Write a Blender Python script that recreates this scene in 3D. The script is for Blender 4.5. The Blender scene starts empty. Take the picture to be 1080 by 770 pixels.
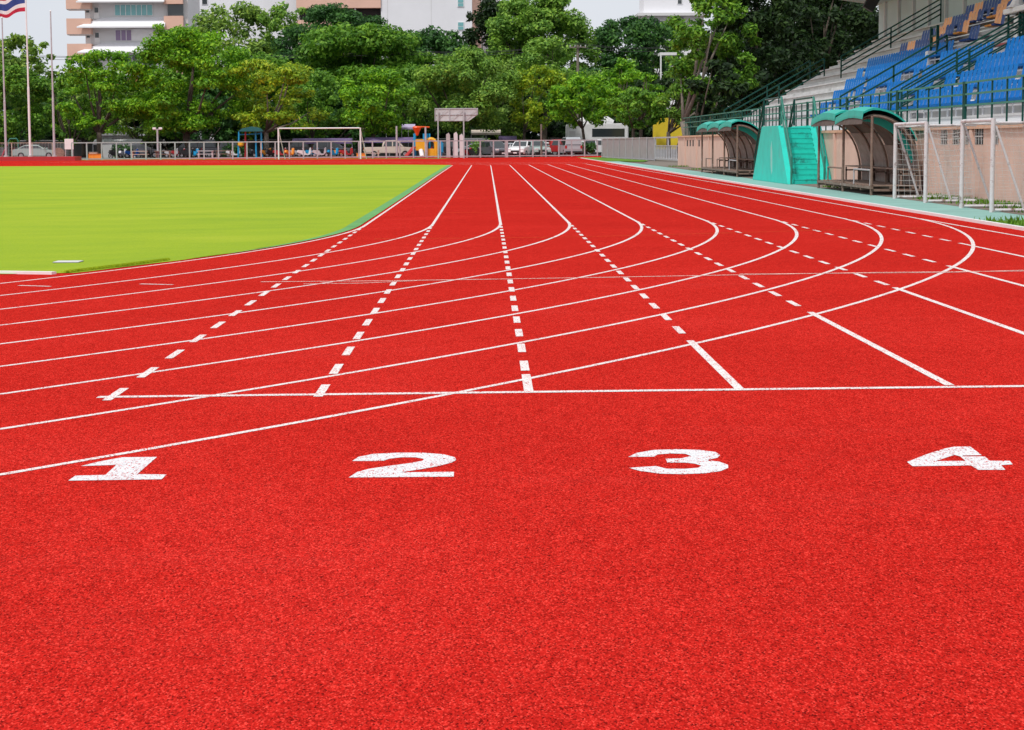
import bpy, bmesh, math, random
import numpy as np
from mathutils import Vector, Matrix
R = math.radians
scn = bpy.context.scene
COL = scn.collection
rng = random.Random(7)
npr = np.random.default_rng(11)

# ------------------------------------------------------------------ camera geometry (metres)
F_, PITCH, YAW, ROLL, CH = 2196.97, .1064, .0102, -.0167, 1.4423
SL = .012                                   # cross fall of the track surface
X0, RI, CY, YS = -2.2221, 36.5, 37.6566, 11.9638
LW = 1.22
def _pl(u, v, w):
    c, s = math.cos(ROLL), math.sin(ROLL)
    u, v = c*u - s*v, s*u + c*v
    dy = w*math.cos(PITCH) + v*math.sin(PITCH); dz = -w*math.sin(PITCH) + v*math.cos(PITCH); dx = u
    c, s = math.cos(YAW), math.sin(YAW)
    dx, dy = c*dx + s*dy, -s*dx + c*dy
    c, s = math.cos(SL), math.sin(SL)
    return Vector((c*dx - s*dz, dy, c*dz + s*dx))
CR, CU, CF = _pl(1, 0, 0), _pl(0, 1, 0), _pl(0, 0, 1)
CAM = Vector((-SL*CH, 0, CH))
def ray(px, py): return CF + CR*((px-540)/F_) + CU*((385-py)/F_)
def at(px, py, Y):
    r = ray(px, py); return CAM + r*(Y/r.y)
def H(X, Y):
    if X >= 0: return SL*min(X, 14)
    a = SL*max(X, -12); b = .06*min(1, -X/6)
    t = min(1, max(0, (Y-45)/65)); t = t*t*(3-2*t)
    return a + (b-a)*t
def gnd(px, py):
    r = ray(px, py); z = 0
    for _ in range(30):
        p = CAM + r*((z-CAM.z)/r.z); z = .5*z + .5*H(p.x, p.y)
    return p

# ------------------------------------------------------------------ materials
MATS = {}
def nt(name):
    m = bpy.data.materials.new(name); m.use_nodes = True
    MATS[name] = m
    t = m.node_tree; b = t.nodes['Principled BSDF']
    return m, t, b
def N(t, typ, **kw):
    n = t.nodes.new(typ)
    for k, v in kw.items():
        if k in n.inputs: n.inputs[k].default_value = v
        else: setattr(n, k, v)
    return n
def ramp(t, fac, stops):
    r = t.nodes.new('ShaderNodeValToRGB'); e = r.color_ramp.elements
    while len(e) > 1: e.remove(e[-1])
    e[0].position, e[0].color = stops[0][0], (*stops[0][1], 1)
    for p, c in stops[1:]:
        x = e.new(p); x.color = (*c, 1)
    t.links.new(fac, r.inputs[0]); return r.outputs[0]
def mixc(t, fac, a, b, mode='MIX'):
    m = t.nodes.new('ShaderNodeMix'); m.data_type = 'RGBA'; m.blend_type = mode
    for i, v in ((0, fac), (6, a), (7, b)):
        if isinstance(v, (int, float)): m.inputs[i].default_value = v
        elif isinstance(v, tuple): m.inputs[i].default_value = (*v, 1)
        else: t.links.new(v, m.inputs[i])
    return m.outputs[2]
def plain(name, col, rough=.6, var=.12, scale=3., metal=0., bump=0., coord='Object', spec=.5, dirt=None):
    m, t, b = nt(name)
    tc = N(t, 'ShaderNodeTexCoord')
    n = N(t, 'ShaderNodeTexNoise', Scale=scale, Detail=6., Roughness=.65); t.links.new(tc.outputs[coord], n.inputs['Vector'])
    lo = tuple(c*(1-var*1.6) for c in col); hi = tuple(min(1, c*(1+var)) for c in col)
    c = ramp(t, n.outputs[0], [(.25, lo), (.5, col), (.75, hi)])
    if dirt:
        n2 = N(t, 'ShaderNodeTexNoise', Scale=scale*.45, Detail=8., Roughness=.75); t.links.new(tc.outputs[coord], n2.inputs['Vector'])
        f = ramp(t, n2.outputs[0], [(dirt[1], (0, 0, 0)), (min(1, dirt[1]+.12), (1, 1, 1))])
        c = mixc(t, f, c, dirt[0])
    t.links.new(c, b.inputs['Base Color'])
    b.inputs['Roughness'].default_value = rough; b.inputs['Metallic'].default_value = metal
    b.inputs['Specular IOR Level'].default_value = spec
    if bump:
        bp = N(t, 'ShaderNodeBump', Strength=bump, Distance=.02); n3 = N(t, 'ShaderNodeTexNoise', Scale=scale*8, Detail=4.)
        t.links.new(tc.outputs[coord], n3.inputs['Vector'])
        t.links.new(n3.outputs[0], bp.inputs['Height']); t.links.new(bp.outputs[0], b.inputs['Normal'])
    return m

def rubber(name, base, worn=None):
    """granular polyurethane surface; worn=(paint colour, coverage) lays worn paint over the granules"""
    m, t, b = nt(name)
    tc = N(t, 'ShaderNodeTexCoord'); P = tc.outputs['Object']
    def mapped(sx, sy):
        q = N(t, 'ShaderNodeMapping'); q.inputs['Scale'].default_value = (sx, sy, 1); t.links.new(P, q.inputs[0]); return q.outputs[0]
    G = mapped(1, .42)
    v = N(t, 'ShaderNodeTexVoronoi', voronoi_dimensions='2D', Scale=240.); t.links.new(G, v.inputs['Vector'])
    sp = N(t, 'ShaderNodeSeparateColor'); t.links.new(v.outputs['Color'], sp.inputs[0])
    v2 = N(t, 'ShaderNodeTexVoronoi', voronoi_dimensions='2D', Scale=130.); t.links.new(G, v2.inputs['Vector'])
    sp2 = N(t, 'ShaderNodeSeparateColor'); t.links.new(v2.outputs['Color'], sp2.inputs[0])
    g = N(t, 'ShaderNodeTexNoise', noise_dimensions='2D', Scale=95., Detail=3., Roughness=.7); t.links.new(G, g.inputs['Vector'])
    mid = N(t, 'ShaderNodeTexNoise', noise_dimensions='2D', Scale=9., Detail=5., Roughness=.75); t.links.new(mapped(1, .5), mid.inputs['Vector'])
    big = N(t, 'ShaderNodeTexNoise', noise_dimensions='2D', Scale=.35, Detail=5., Roughness=.6); t.links.new(P, big.inputs['Vector'])
    br, bg, bb = base
    c = ramp(t, sp.outputs[0], [(.0, (br*.25, bg*.4, bb*.5)), (.14, (br*.62, bg*.7, bb*.7)), (.4, (br*.92, bg*.9, bb*.9)), (.7, base), (.9, (min(1, br*1.25), bg*2.0, bb*2.0)), (1., (min(1, br*1.5), bg*3.5, bb*3.5))])
    for src, st in ((sp2.outputs[1], [(0, (.80, .77, .77)), (.5, (1, 1, 1)), (1, (1.12, 1.16, 1.16))]), (g.outputs[0], [(.3, (.90, .88, .88)), (.5, (1, 1, 1)), (.7, (1.06, 1.08, 1.08))]),
                    (mid.outputs[0], [(.3, (.90, .87, .87)), (.5, (1, 1, 1)), (.7, (1.06, 1.1, 1.1))]), (big.outputs[0], [(.3, (.93, .9, .9)), (.55, (1, 1, 1)), (.72, (1.05, 1.15, 1.2))])):
        c = mixc(t, 1., c, ramp(t, src, st), 'MULTIPLY')
    # dusty scuffs
    sc_ = N(t, 'ShaderNodeTexNoise', noise_dimensions='2D', Scale=.55, Detail=7., Roughness=.7); t.links.new(mapped(.5, 1.3), sc_.inputs['Vector'])
    f = ramp(t, sc_.outputs[0], [(.58, (0, 0, 0)), (.8, (.10, .10, .10))])
    c = mixc(t, f, c, (min(1, br*1.05), bg+.05, bb+.05))
    if worn:
        w = N(t, 'ShaderNodeTexNoise', noise_dimensions='2D', Scale=70., Detail=3., Roughness=.8); t.links.new(G, w.inputs['Vector'])
        w2 = N(t, 'ShaderNodeTexNoise', noise_dimensions='2D', Scale=4., Detail=4., Roughness=.8); t.links.new(P, w2.inputs['Vector'])
        a1 = N(t, 'ShaderNodeMath', operation='MULTIPLY_ADD'); t.links.new(w2.outputs[0], a1.inputs[0]); a1.inputs[1].default_value = .35; t.links.new(w.outputs[0], a1.inputs[2])
        ad = N(t, 'ShaderNodeMath', operation='MULTIPLY_ADD'); t.links.new(sp.outputs[2], ad.inputs[0]); ad.inputs[1].default_value = .22; t.links.new(a1.outputs[0], ad.inputs[2])
        th = worn[1]+.09
        f = ramp(t, ad.outputs[0], [(th, (0, 0, 0)), (min(1, th+.06), (1, 1, 1))])
        pc = ramp(t, sp.outputs[1], [(.0, tuple(x*.72 for x in worn[0])), (.35, tuple(x*.93 for x in worn[0])), (1., worn[0])])
        c = mixc(t, f, c, pc)
    t.links.new(c, b.inputs['Base Color'])
    b.inputs['Roughness'].default_value = 1.; b.inputs['Specular IOR Level'].default_value = 0.
    bp = N(t, 'ShaderNodeBump', Strength=.35, Distance=.005)
    t.links.new(sp.outputs[0], bp.inputs['Height']); t.links.new(bp.outputs[0], b.inputs['Normal'])
    return m
RED = (.535, .019, .0140)
M_track = rubber('track_red', RED)
M_paint = rubber('lane_paint', RED, ((.79, .78, .77), .555))
M_digit = rubber('digit_paint', RED, ((.74, .755, .78), .535))
M_faint = rubber('faded_paint', RED, ((.85, .66, .60), .615))
M_orange = rubber('orange_paint', RED, ((.75, .16, .05), .63))
M_strip = plain('strip_teal_grey', (.22, .42, .38), .85, .10, 1.2, bump=.15)
M_gutter = plain('gutter_green', (.10, .32, .08), .85, .15, 1.5)

def grass_mat(name, a, b_, c_):
    m, t, b = nt(name)
    tc = N(t, 'ShaderNodeTexCoord'); P = tc.outputs['Object']
    mp = N(t, 'ShaderNodeMapping'); mp.inputs['Scale'].default_value = (.16, .28, 1); t.links.new(P, mp.inputs[0])
    n = N(t, 'ShaderNodeTexNoise', Scale=1., Detail=8., Roughness=.7); t.links.new(mp.outputs[0], n.inputs['Vector'])
    f = N(t, 'ShaderNodeTexNoise', Scale=26., Detail=6., Roughness=.85); t.links.new(P, f.inputs['Vector'])
    c = ramp(t, n.outputs[0], [(.3, a), (.5, b_), (.7, c_)])
    d = ramp(t, f.outputs[0], [(.3, (.60, .70, .5)), (.5, (1, 1, 1)), (.7, (1.2, 1.12, 1.3))])
    c = mixc(t, 1., c, d, 'MULTIPLY'); t.links.new(c, b.inputs['Base Color'])
    b.inputs['Roughness'].default_value = .9; b.inputs['Specular IOR Level'].default_value = .15
    bp = N(t, 'ShaderNodeBump', Strength=.5, Distance=.03); t.links.new(f.outputs[0], bp.inputs['Height']); t.links.new(bp.outputs[0], b.inputs['Normal'])
    return m
M_grass = grass_mat('lawn', (.225, .355, .012), (.285, .40, .012), (.35, .44, .02))
M_blade = grass_mat('grass_blades', (.30, .44, .02), (.38, .50, .02), (.46, .56, .03))
M_verge = grass_mat('verge', (.07, .16, .02), (.11, .24, .02), (.17, .32, .04))
M_ground = plain('bare_ground', (.17, .14, .115), .95, .3, .9, bump=.4, dirt=((.09, .11, .04), .56))
M_asphalt = plain('car_park', (.075, .072, .075), .9, .2, .5)
M_conc = plain('concrete', (.46, .45, .45), .85, .14, 1.3, dirt=((.30, .29, .28), .6))
M_concl = plain('pale_concrete', (.58, .58, .60), .85, .10, 1.1, dirt=((.40, .40, .40), .62))
M_wallp = plain('pink_render', (.66, .45, .37), .85, .09, 1.0, dirt=((.48, .34, .28), .62))
M_wallcap = plain('pink_coping', (.62, .37, .25), .85, .18, 2., dirt=((.30, .22, .18), .58))
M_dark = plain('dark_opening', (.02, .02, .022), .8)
M_teal = plain('turquoise_paint', (.008, .60, .50), .6, .10, 1.8, dirt=((.10, .42, .38), .60))
M_tealst = plain('turquoise_worn', (.008, .58, .48), .6, .10, 3.2, dirt=((.02, .09, .08), .52))
M_tealc = plain('turquoise_sheet', (.01, .40, .33), .6, .10, 2.5)
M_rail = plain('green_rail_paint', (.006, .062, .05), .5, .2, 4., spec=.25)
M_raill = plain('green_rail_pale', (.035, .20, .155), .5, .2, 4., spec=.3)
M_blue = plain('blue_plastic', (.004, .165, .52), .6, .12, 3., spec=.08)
M_blued = plain('shaded_and_dark_blue', (.006, .055, .24), .5, .2, 3., spec=.2)  # roof shade on the upper seats put into this blue; also scooter paint
M_oran = plain('orange_plastic', (.80, .30, .03), .4, .15, 3.)
M_white = plain('white_paint', (.80, .80, .81), .5, .06, 2.)
M_whitec = plain('chipped_white_paint', (.62, .61, .63), .55, .06, 9., dirt=((.20, .12, .10), .545))
M_galv = plain('galvanised_metal', (.50, .50, .53), .5, .12, 3., metal=.3)
M_panel = plain('grey_sheet_metal', (.40, .37, .40), .5, .12, 2., metal=.2)
M_rust = plain('brown_rusty_steel', (.20, .14, .11), .7, .35, 6., dirt=((.42, .38, .36), .58))
M_wood = plain('weathered_board', (.26, .18, .14), .8, .3, 5.)
M_slat = plain('grimy_sheet', (.27, .22, .20), .75, .25, 4., dirt=((.12, .10, .09), .55))
M_underside = plain('shaded_underside', (.10, .085, .075), .85, .35, 3., dirt=((.20, .17, .15), .58))  # dark brown, with the shade beneath the canopy put into the colour
M_net = plain('net_cord', (.55, .56, .55), .9)
M_netd = plain('dark_net_cord', (.20, .24, .20), .9)
M_bark = plain('bark', (.085, .065, .05), .95, .35, 5., bump=.5)
M_barkl = plain('pale_bark', (.20, .17, .145), .95, .3, 5., bump=.5)
M_tyre = plain('tyre', (.02, .02, .02), .8)
M_rim = plain('rim', (.45, .45, .47), .35, metal=.6)
M_chrome = plain('lamp_lens', (.75, .76, .78), .15)
M_redl = plain('red_lens', (.45, .02, .02), .2)
M_black = plain('black_plastic', (.018, .018, .02), .45)
M_redp = plain('red_paint', (.42, .025, .03), .5)
M_yel = plain('yellow_plastic', (.80, .42, .02), .4, .08)
M_ored = plain('orange_red_plastic', (.80, .10, .01), .4, .08)
M_cyan = plain('bright_blue_plastic', (.01, .32, .62), .4, .08)
M_yelw = plain('yellow_wall_paint', (.72, .55, .03), .8, .15, 1.)
M_purple = plain('purple_cloth', (.16, .11, .25), .85, .2, 2.)
M_beige = plain('beige_paint', (.55, .47, .38), .6)
M_peach = plain('peach_render', (.76, .48, .38), .85, .05, .4)
M_bwhite = plain('white_render', (.80, .80, .84), .85, .04, .2)
M_bgrey = plain('pale_grey_render', (.66, .66, .67), .85, .05, .2)
M_soffit = plain('blue_grey_soffit_paint', (.46, .55, .58), .85, .05, .5)  # even blue-grey paint for roof and back wall
M_tiles = plain('terracotta_tiles', (.40, .14, .07), .85, .2, 2.)
def glassm(name, col, rough=.08):
    m = plain(name, col, rough, .1, .6, spec=.8); return m
M_glass = glassm('dark_glass', (.03, .04, .045))
M_glassc = glassm('curtained_teal_glass', (.16, .42, .44), .2)
M_glassp = glassm('curtained_purple_glass', (.22, .14, .28), .2)

def leafm(name, dark, mid, light):
    m, t, b = nt(name)
    g = N(t, 'ShaderNodeNewGeometry')
    c = ramp(t, g.outputs['Random Per Island'], [(0, dark), (.5, mid), (1, light)])
    tc = N(t, 'ShaderNodeTexCoord'); n = N(t, 'ShaderNodeTexNoise', Scale=.45, Detail=3.); t.links.new(tc.outputs['Object'], n.inputs['Vector'])
    d = ramp(t, n.outputs[0], [(.35, (.72, .8, .85)), (.5, (1, 1, 1)), (.65, (1.22, 1.15, .95))])
    c = mixc(t, 1., c, d, 'MULTIPLY')
    t.links.new(c, b.inputs['Base Color']); b.inputs['Roughness'].default_value = .55; b.inputs['Specular IOR Level'].default_value = .3
    tr = N(t, 'ShaderNodeBsdfTranslucent'); t.links.new(c, tr.inputs[0])
    ms = N(t, 'ShaderNodeMixShader', Fac=.34); out = t.nodes['Material Output']
    t.links.new(b.outputs[0], ms.inputs[1]); t.links.new(tr.outputs[0], ms.inputs[2]); t.links.new(ms.outputs[0], out.inputs[0])
    return m
L_bright = leafm('leaf_bright', (.05, .17, .008), (.17, .42, .018), (.34, .60, .03))
L_mid = leafm('leaf_mid', (.045, .14, .014), (.13, .31, .025), (.25, .46, .045))
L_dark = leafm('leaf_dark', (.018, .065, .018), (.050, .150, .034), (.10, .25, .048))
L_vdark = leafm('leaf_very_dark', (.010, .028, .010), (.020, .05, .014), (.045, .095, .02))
L_olive = leafm('leaf_olive', (.065, .17, .022), (.18, .36, .045), (.32, .52, .08))
L_yel = leafm('leaf_yellowish', (.08, .19, .012), (.29, .46, .02), (.54, .62, .04))
L_pale = leafm('leaf_pale', (.07, .15, .03), (.19, .33, .05), (.34, .50, .08))

# ------------------------------------------------------------------ builders
class MB:
    def __init__(s): s.v = []; s.f = []
    def add(s, vs, fs):
        o = len(s.v); s.v += [tuple(v) for v in vs]; s.f += [tuple(i+o for i in f) for f in fs]; return s
    def box(s, c, d, rz=0.):
        x, y, z = (k/2 for k in d); cs, sn = math.cos(rz), math.sin(rz)
        vs = []
        for k in (-1, 1):
            for i, j in ((-1, -1), (1, -1), (1, 1), (-1, 1)):
                a, b = i*x, j*y; vs.append((c[0]+a*cs-b*sn, c[1]+a*sn+b*cs, c[2]+k*z))
        return s.add(vs, [(3, 2, 1, 0), (4, 5, 6, 7), (0, 1, 5, 4), (1, 2, 6, 5), (2, 3, 7, 6), (3, 0, 4, 7)])
    def b2(s, x0, x1, y0, y1, z0, z1): return s.box(((x0+x1)/2, (y0+y1)/2, (z0+z1)/2), (x1-x0, y1-y0, z1-z0))
    def tube(s, pts, r, n=8, cap=True):
        pts = [Vector(p) for p in pts]; m = len(pts)
        if not isinstance(r, (list, tuple)): r = [r]*m
        o = len(s.v); up = None
        for i, p in enumerate(pts):
            d = (pts[min(i+1, m-1)]-pts[max(i-1, 0)]).normalized()
            if up is None or abs(up.dot(d)) > .98: up = Vector((0, 0, 1)) if abs(d.z) < .9 else Vector((1, 0, 0))
            a = d.cross(up).normalized(); b = a.cross(d).normalized(); up = b
            for k in range(n):
                t = 2*math.pi*k/n; q = p + (a*math.cos(t)+b*math.sin(t))*r[i]; s.v.append(tuple(q))
        for i in range(m-1):
            for k in range(n):
                a, b = o+i*n+k, o+i*n+(k+1) % n; s.f.append((a, b, b+n, a+n))
        if cap:
            s.f.append(tuple(o+k for k in range(n))[::-1]); s.f.append(tuple(o+(m-1)*n+k for k in range(n)))
        return s
    def bar(s, p, q, w, h=None):
        h = h or w; p, q = Vector(p), Vector(q); d = (q-p).normalized()
        up = Vector((0, 0, 1)) if abs(d.z) < .95 else Vector((1, 0, 0))
        a = d.cross(up).normalized()*w/2; b = a.cross(d).normalized()*h/2
        vs = [p-a-b, p+a-b, p+a+b, p-a+b, q-a-b, q+a-b, q+a+b, q-a+b]
        return s.add(vs, [(0, 1, 2, 3), (7, 6, 5, 4), (0, 4, 5, 1), (1, 5, 6, 2), (2, 6, 7, 3), (3, 7, 4, 0)])
    def prism(s, poly, axis, a, b):
        """poly of 2D points in the plane normal to axis; extruded from a to b"""
        n = len(poly)
        def P(u, v, w): return {'x': (w, u, v), 'y': (u, w, v), 'z': (u, v, w)}[axis]
        vs = [P(u, v, a) for u, v in poly]+[P(u, v, b) for u, v in poly]
        return s.add(vs, [tuple(range(n))[::-1], tuple(range(n, 2*n))]+[(i, (i+1) % n, n+(i+1) % n, n+i) for i in range(n)])
    def cyl(s, c, r, h, axis='z', n=12, r2=None):
        c = Vector(c); d = {'x': Vector((1, 0, 0)), 'y': Vector((0, 1, 0)), 'z': Vector((0, 0, 1))}[axis]
        return s.tube([c-d*h/2, c+d*h/2], [r, r if r2 is None else r2], n)
    def build(s, name, mat, parent=None, smooth=False, bevel=0., loc=None):
        me = bpy.data.meshes.new(name); me.from_pydata(s.v, [], s.f)
        if bevel or True:
            bm = bmesh.new(); bm.from_mesh(me); bmesh.ops.recalc_face_normals(bm, faces=bm.faces)
            if bevel: bmesh.ops.bevel(bm, geom=[e for e in bm.edges if len(e.link_faces) == 2 and e.calc_face_angle(0) > .6], offset=bevel, segments=2, affect='EDGES', clamp_overlap=True)
            bm.to_mesh(me); bm.free()
        me.materials.append(mat)
        if smooth: me.shade_smooth() if hasattr(me, 'shade_smooth') else None
        o = bpy.data.objects.new(name, me); COL.objects.link(o)
        if parent: o.parent = parent
        if loc: o.location = loc
        return o
def tag(o, label=None, cat=None, group=None, kind=None):
    if label: o['label'] = label
    if cat: o['category'] = cat
    if group: o['group'] = group
    if kind: o['kind'] = kind
    return o
def thing(name, label, cat, loc=(0, 0, 0), rz=0., group=None):
    o = bpy.data.objects.new(name, None); COL.objects.link(o); o.location = loc; o.rotation_euler = (0, 0, rz)
    return tag(o, label, cat, group)
def dup(root, loc=None, rz=None, label=None, group=None):
    def cp(o, par):
        c = o.copy(); COL.objects.link(c)
        if par: c.parent = par
        for ch in [x for x in list(bpy.data.objects) if x.parent == o]: cp(ch, c)
        return c
    r = cp(root, None)
    if loc is not None: r.location = loc
    if rz is not None: r.rotation_euler.z = rz
    if label: r['label'] = label
    if group: r['group'] = group
    return r

XS = list(range(-60, 0, 4))+[0, 14]+[-6]; YSB = list(range(30, 125, 5))
def sheet(name, polys, mat, dz, kind='structure', bis=True, holes=False):
    """flat polygons draped on the ground at +dz"""
    bm = bmesh.new()
    for P in polys:
        vs = [bm.verts.new((p[0], p[1], 0)) for p in P]; bm.faces.new(vs)
    bmesh.ops.triangulate(bm, faces=bm.faces)
    if bis:
        for x in XS: bmesh.ops.bisect_plane(bm, geom=bm.verts[:]+bm.edges[:]+bm.faces[:], plane_co=(x, 0, 0), plane_no=(1, 0, 0))
        for y in YSB: bmesh.ops.bisect_plane(bm, geom=bm.verts[:]+bm.edges[:]+bm.faces[:], plane_co=(0, y, 0), plane_no=(0, 1, 0))
    far_ = .004 if 'line' in name else 0.
    for v in bm.verts: v.co.z = H(v.co.x, v.co.y)+dz+far_*min(1, max(0, (v.co.y-40)/12))
    for f in bm.faces:
        f.normal_update()
        if f.normal.z < 0: f.normal_flip()
    me = bpy.data.meshes.new(name); bm.to_mesh(me); bm.free(); me.materials.append(mat)
    o = bpy.data.objects.new(name, me); COL.objects.link(o)
    if kind: o['kind'] = kind
    return o

# ------------------------------------------------------------------ setting: ground, track, field
KX = 8.02                                        # outer kerb
sheet('ground', [[(-700, -60), (700, -60), (700, 1500), (-700, 1500)]], M_ground, -.05)
sheet('car_park', [[(-120, 199), (60, 199), (60, 330), (-120, 330)]], M_asphalt, -.03)
sheet('track', [[(-110, -14), (KX+.03, -14), (KX+.03, 186), (-110, 186)]], M_track, 0.)
AC = (X0-RI, CY)
def arc(r, a0, a1, n): return [(AC[0]+r*math.cos(a0+(a1-a0)*k/n), AC[1]-r*math.sin(a0+(a1-a0)*k/n)) for k in range(n+1)]
# infield
ri = RI-.10
YE = 24.6; YF = 136.
a_e = math.asin((CY-YE)/(ri-.30))
edge = []
for k in range(46):
    a = a_e*k/45; off = .28-.15*min(1, a/.26) if a < .26 else .14+.16*min(1, (a-.26)/.2)
    edge.append((AC[0]+(RI-off)*math.cos(a), AC[1]-(RI-off)*math.sin(a)))
for k, (x, y) in enumerate(edge):
    edge[k] = (x+.05*math.sin(y*3.1)*(1 if y < 32 else .2), y)
inner = [(X0-.31, YF), (X0-.28, CY)]+edge[1:]+[(-95, YE+.3), (-95, YF+4)]
sheet('infield_grass', [inner[::-1]], M_grass, .005)
# tufted outer rim of grass along the curve
ml = bmesh.new()
def blades(name, fn, n, h, mat, w=.012):
    vs, fs = [], []
    for i in range(n):
        x, y = fn(); hh = h*rng.uniform(.5, 1.2); a = rng.uniform(0, 6.28); lx, ly = math.cos(a)*w, math.sin(a)*w
        z = H(x, y)+.01; o = len(vs); tx, ty = rng.uniform(-.5, .5)*hh, rng.uniform(-.5, .5)*hh
        vs += [(x-lx, y-ly, z), (x+lx, y+ly, z), (x+tx, y+ty, z+hh)]; fs.append((o, o+1, o+2))
    me = bpy.data.meshes.new(name); me.from_pydata(vs, [], fs); me.materials.append(mat)
    o = bpy.data.objects.new(name, me); COL.objects.link(o); return tag(o, None, None, None, 'stuff')
def edge_pt():
    a = rng.uniform(0.3, a_e); r = RI-.30-abs(rng.gauss(0, .03))+rng.uniform(0, .03)
    return AC[0]+r*math.cos(a), AC[1]-r*math.sin(a)
tag(blades('grass_fringe', edge_pt, 5000, .025, M_blade), 'short grass fringe along the inner edge of the curve', 'grass')
# green gutter strip along straight and part of curve
gut = [(X0-.08, YF), (X0-.08, CY)]+arc(RI-.08, 0, .26, 14)[1:]
gi = [(X0-.34, YF), (X0-.31, CY)]+[(AC[0]+(RI-.31+.21*k/14)*math.cos(.26*k/14), AC[1]-(RI-.31+.21*k/14)*math.sin(.26*k/14)) for k in range(1, 15)]
sheet('gutter_strip', [[gut[k], gut[k+1], gi[k+1], gi[k]] for k in range(len(gut)-1)], M_gutter, .008)
# lines
def strip(pts, w):
    out = []
    for k in range(len(pts)-1):
        (x0, y0), (x1, y1) = pts[k], pts[k+1]
        def nrm(i):
            a = pts[max(i-1, 0)]; b = pts[min(i+1, len(pts)-1)]; dx, dy = b[0]-a[0], b[1]-a[1]; l = math.hypot(dx, dy); return -dy/l*w/2, dx/l*w/2
        n0, n1 = nrm(k), nrm(k+1)
        out.append([(x0+n0[0], y0+n0[1]), (x1+n1[0], y1+n1[1]), (x1-n1[0], y1-n1[1]), (x0-n0[0], y0-n0[1])])
    return out
LY = lambda a, b, st=5: [a+(b-a)*k/max(1, int(abs(b-a)/st)) for k in range(max(1, int(abs(b-a)/st))+1)]
dzl = .0008
for i in range(9):
    r = RI+LW*i; x = X0+LW*i
    pts = [(x, y) for y in LY(134., CY)]+arc(r, 0, 1.35, 90)[1:]
    sheet('lane_line', strip(pts, .05), M_paint, dzl+.0001*i)
    if i > 0:
        far = [(AC[0]+r*math.cos(a), 134.+r*math.sin(a)*.8) for a in [k*.04 for k in range(38)]]
        sheet('far_lane_line', strip(far, .05), M_faint, dzl+.0001*i)
dash = []
for i in range(9):
    x = X0+LW*i
    r8 = RI+LW*8
    dx = x-AC[0]; yc = CY-math.sqrt(max(0, r8*r8-dx*dx)) if dx < r8 else CY        # where it crosses the outer lane line
    if i == 8: yc = CY-1.5
    y = YS
    if yc > YS and i >= 2:
        y = YS+math.ceil((yc-YS)/1.18)*1.18 - (0.0 if i else 0)
        dash.append(strip([(x, q) for q in LY(-8 if i > 4 else YS, yc+.25)], .055)); 
    else: y = YS
    while y < CY-.4:
        if y > yc-.2: dash.append(strip([(x, y), (x, y+.60)], .055))
        y += 1.18
sheet('dashed_line', [q for d in dash for q in d], M_paint, dzl+.0012)
g0, g1 = gnd(103, 419), gnd(1080, 407.5); dd = (g1-g0)
g1 = g0+dd*1.6
sheet('start_line', strip([(g0.x, g0.y), (g1.x, g1.y)], .085), M_paint, dzl+.0014)
e0, e1 = gnd(57, 289.4), gnd(0, 288.6); e1 = e0+(e1-e0)*9
o = MB().bar((e0.x, e0.y, H(e0.x, e0.y)+.015), (e0.x-6.2, e0.y+(e1.y-e0.y)*6.2/(e0.x-e1.x), H(e0.x-6.2, e0.y)+.015), .09, .036).build('field_kerb', M_white); o['kind'] = 'structure'
for a, b in (((20, 301.2), (53, 302.2)), ((148, 299.6), (182, 300.4))):
    a, b = gnd(*a), gnd(*b); sheet('short_mark', strip([(a.x, a.y), (b.x, b.y)], .06), M_paint, dzl+.0015)
def pxline(name, P, w, mat, dz):
    g = [gnd(*p) for p in P]; sheet(name, strip([(p.x, p.y) for p in g], w), mat, dz)
pxline('faded_line', [(275, 297.4), (400, 296.4), (520, 294.6), (640, 292.6), (780, 290.0), (930, 287.4), (1100, 285.8)], .07, M_faint, dzl+.0016)
pxline('faded_line', [(320, 299.6), (380, 298.9), (440, 296.2)], .06, M_faint, dzl+.0018)
pxline('faded_line', [(780, 289.1), (860, 288.6), (1000, 287.6), (1080, 285.1)], .05, M_faint, dzl+.0020)
pxline('orange_line', [(395, 252.2), (520, 251), (600, 250.2), (760, 246.0), (900, 242), (1000, 240.3)], .05, M_orange, dzl+.0022)
pxline('orange_line', [(462, 224.6), (600, 223.0)], .06, M_orange, dzl+.0022)
# digits
def digit(name, org, sc, outer, hole=None):
    g = lambda q: gnd(org[0]+q[0]/sc, org[1]+q[1]/sc)
    bm = bmesh.new(); es = []
    for P in (outer, hole):
        if not P: continue
        vs = []
        for q in P:
            p = g(q); vs.append(bm.verts.new((p.x, p.y, 0)))
        es += [bm.edges.new((vs[k], vs[(k+1) % len(vs)])) for k in range(len(vs))]
    bmesh.ops.triangle_fill(bm, edges=es, use_beauty=True, normal=(0, 0, 1))
    for v in bm.verts: v.co.z = H(v.co.x, v.co.y)+.0015
    for f in bm.faces:
        f.normal_update()
        if f.normal.z < 0: f.normal_flip()
    me = bpy.data.meshes.new(name); bm.to_mesh(me); bm.free(); me.materials.append(M_digit)
    o = bpy.data.objects.new(name, me); COL.objects.link(o); o['kind'] = 'structure'
digit('lane_number', (40, 460), 5.4, [(678, 120), (565, 218), (733, 220), (705, 247), (172, 255), (213, 227), (385, 222), (447, 165), (245, 172), (345, 147), (480, 122)])
digit('lane_number', (340, 460), 5.4, [(170, 143), (205, 120), (290, 103), (430, 96), (570, 96), (690, 105), (755, 122), (762, 138), (735, 152), (660, 172), (560, 190), (440, 208), (750, 205), (748, 232), (150, 237), (200, 205), (270, 187), (400, 168), (500, 155), (570, 142), (580, 132), (530, 122), (450, 122), (380, 130), (350, 141), (300, 143)])
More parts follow.
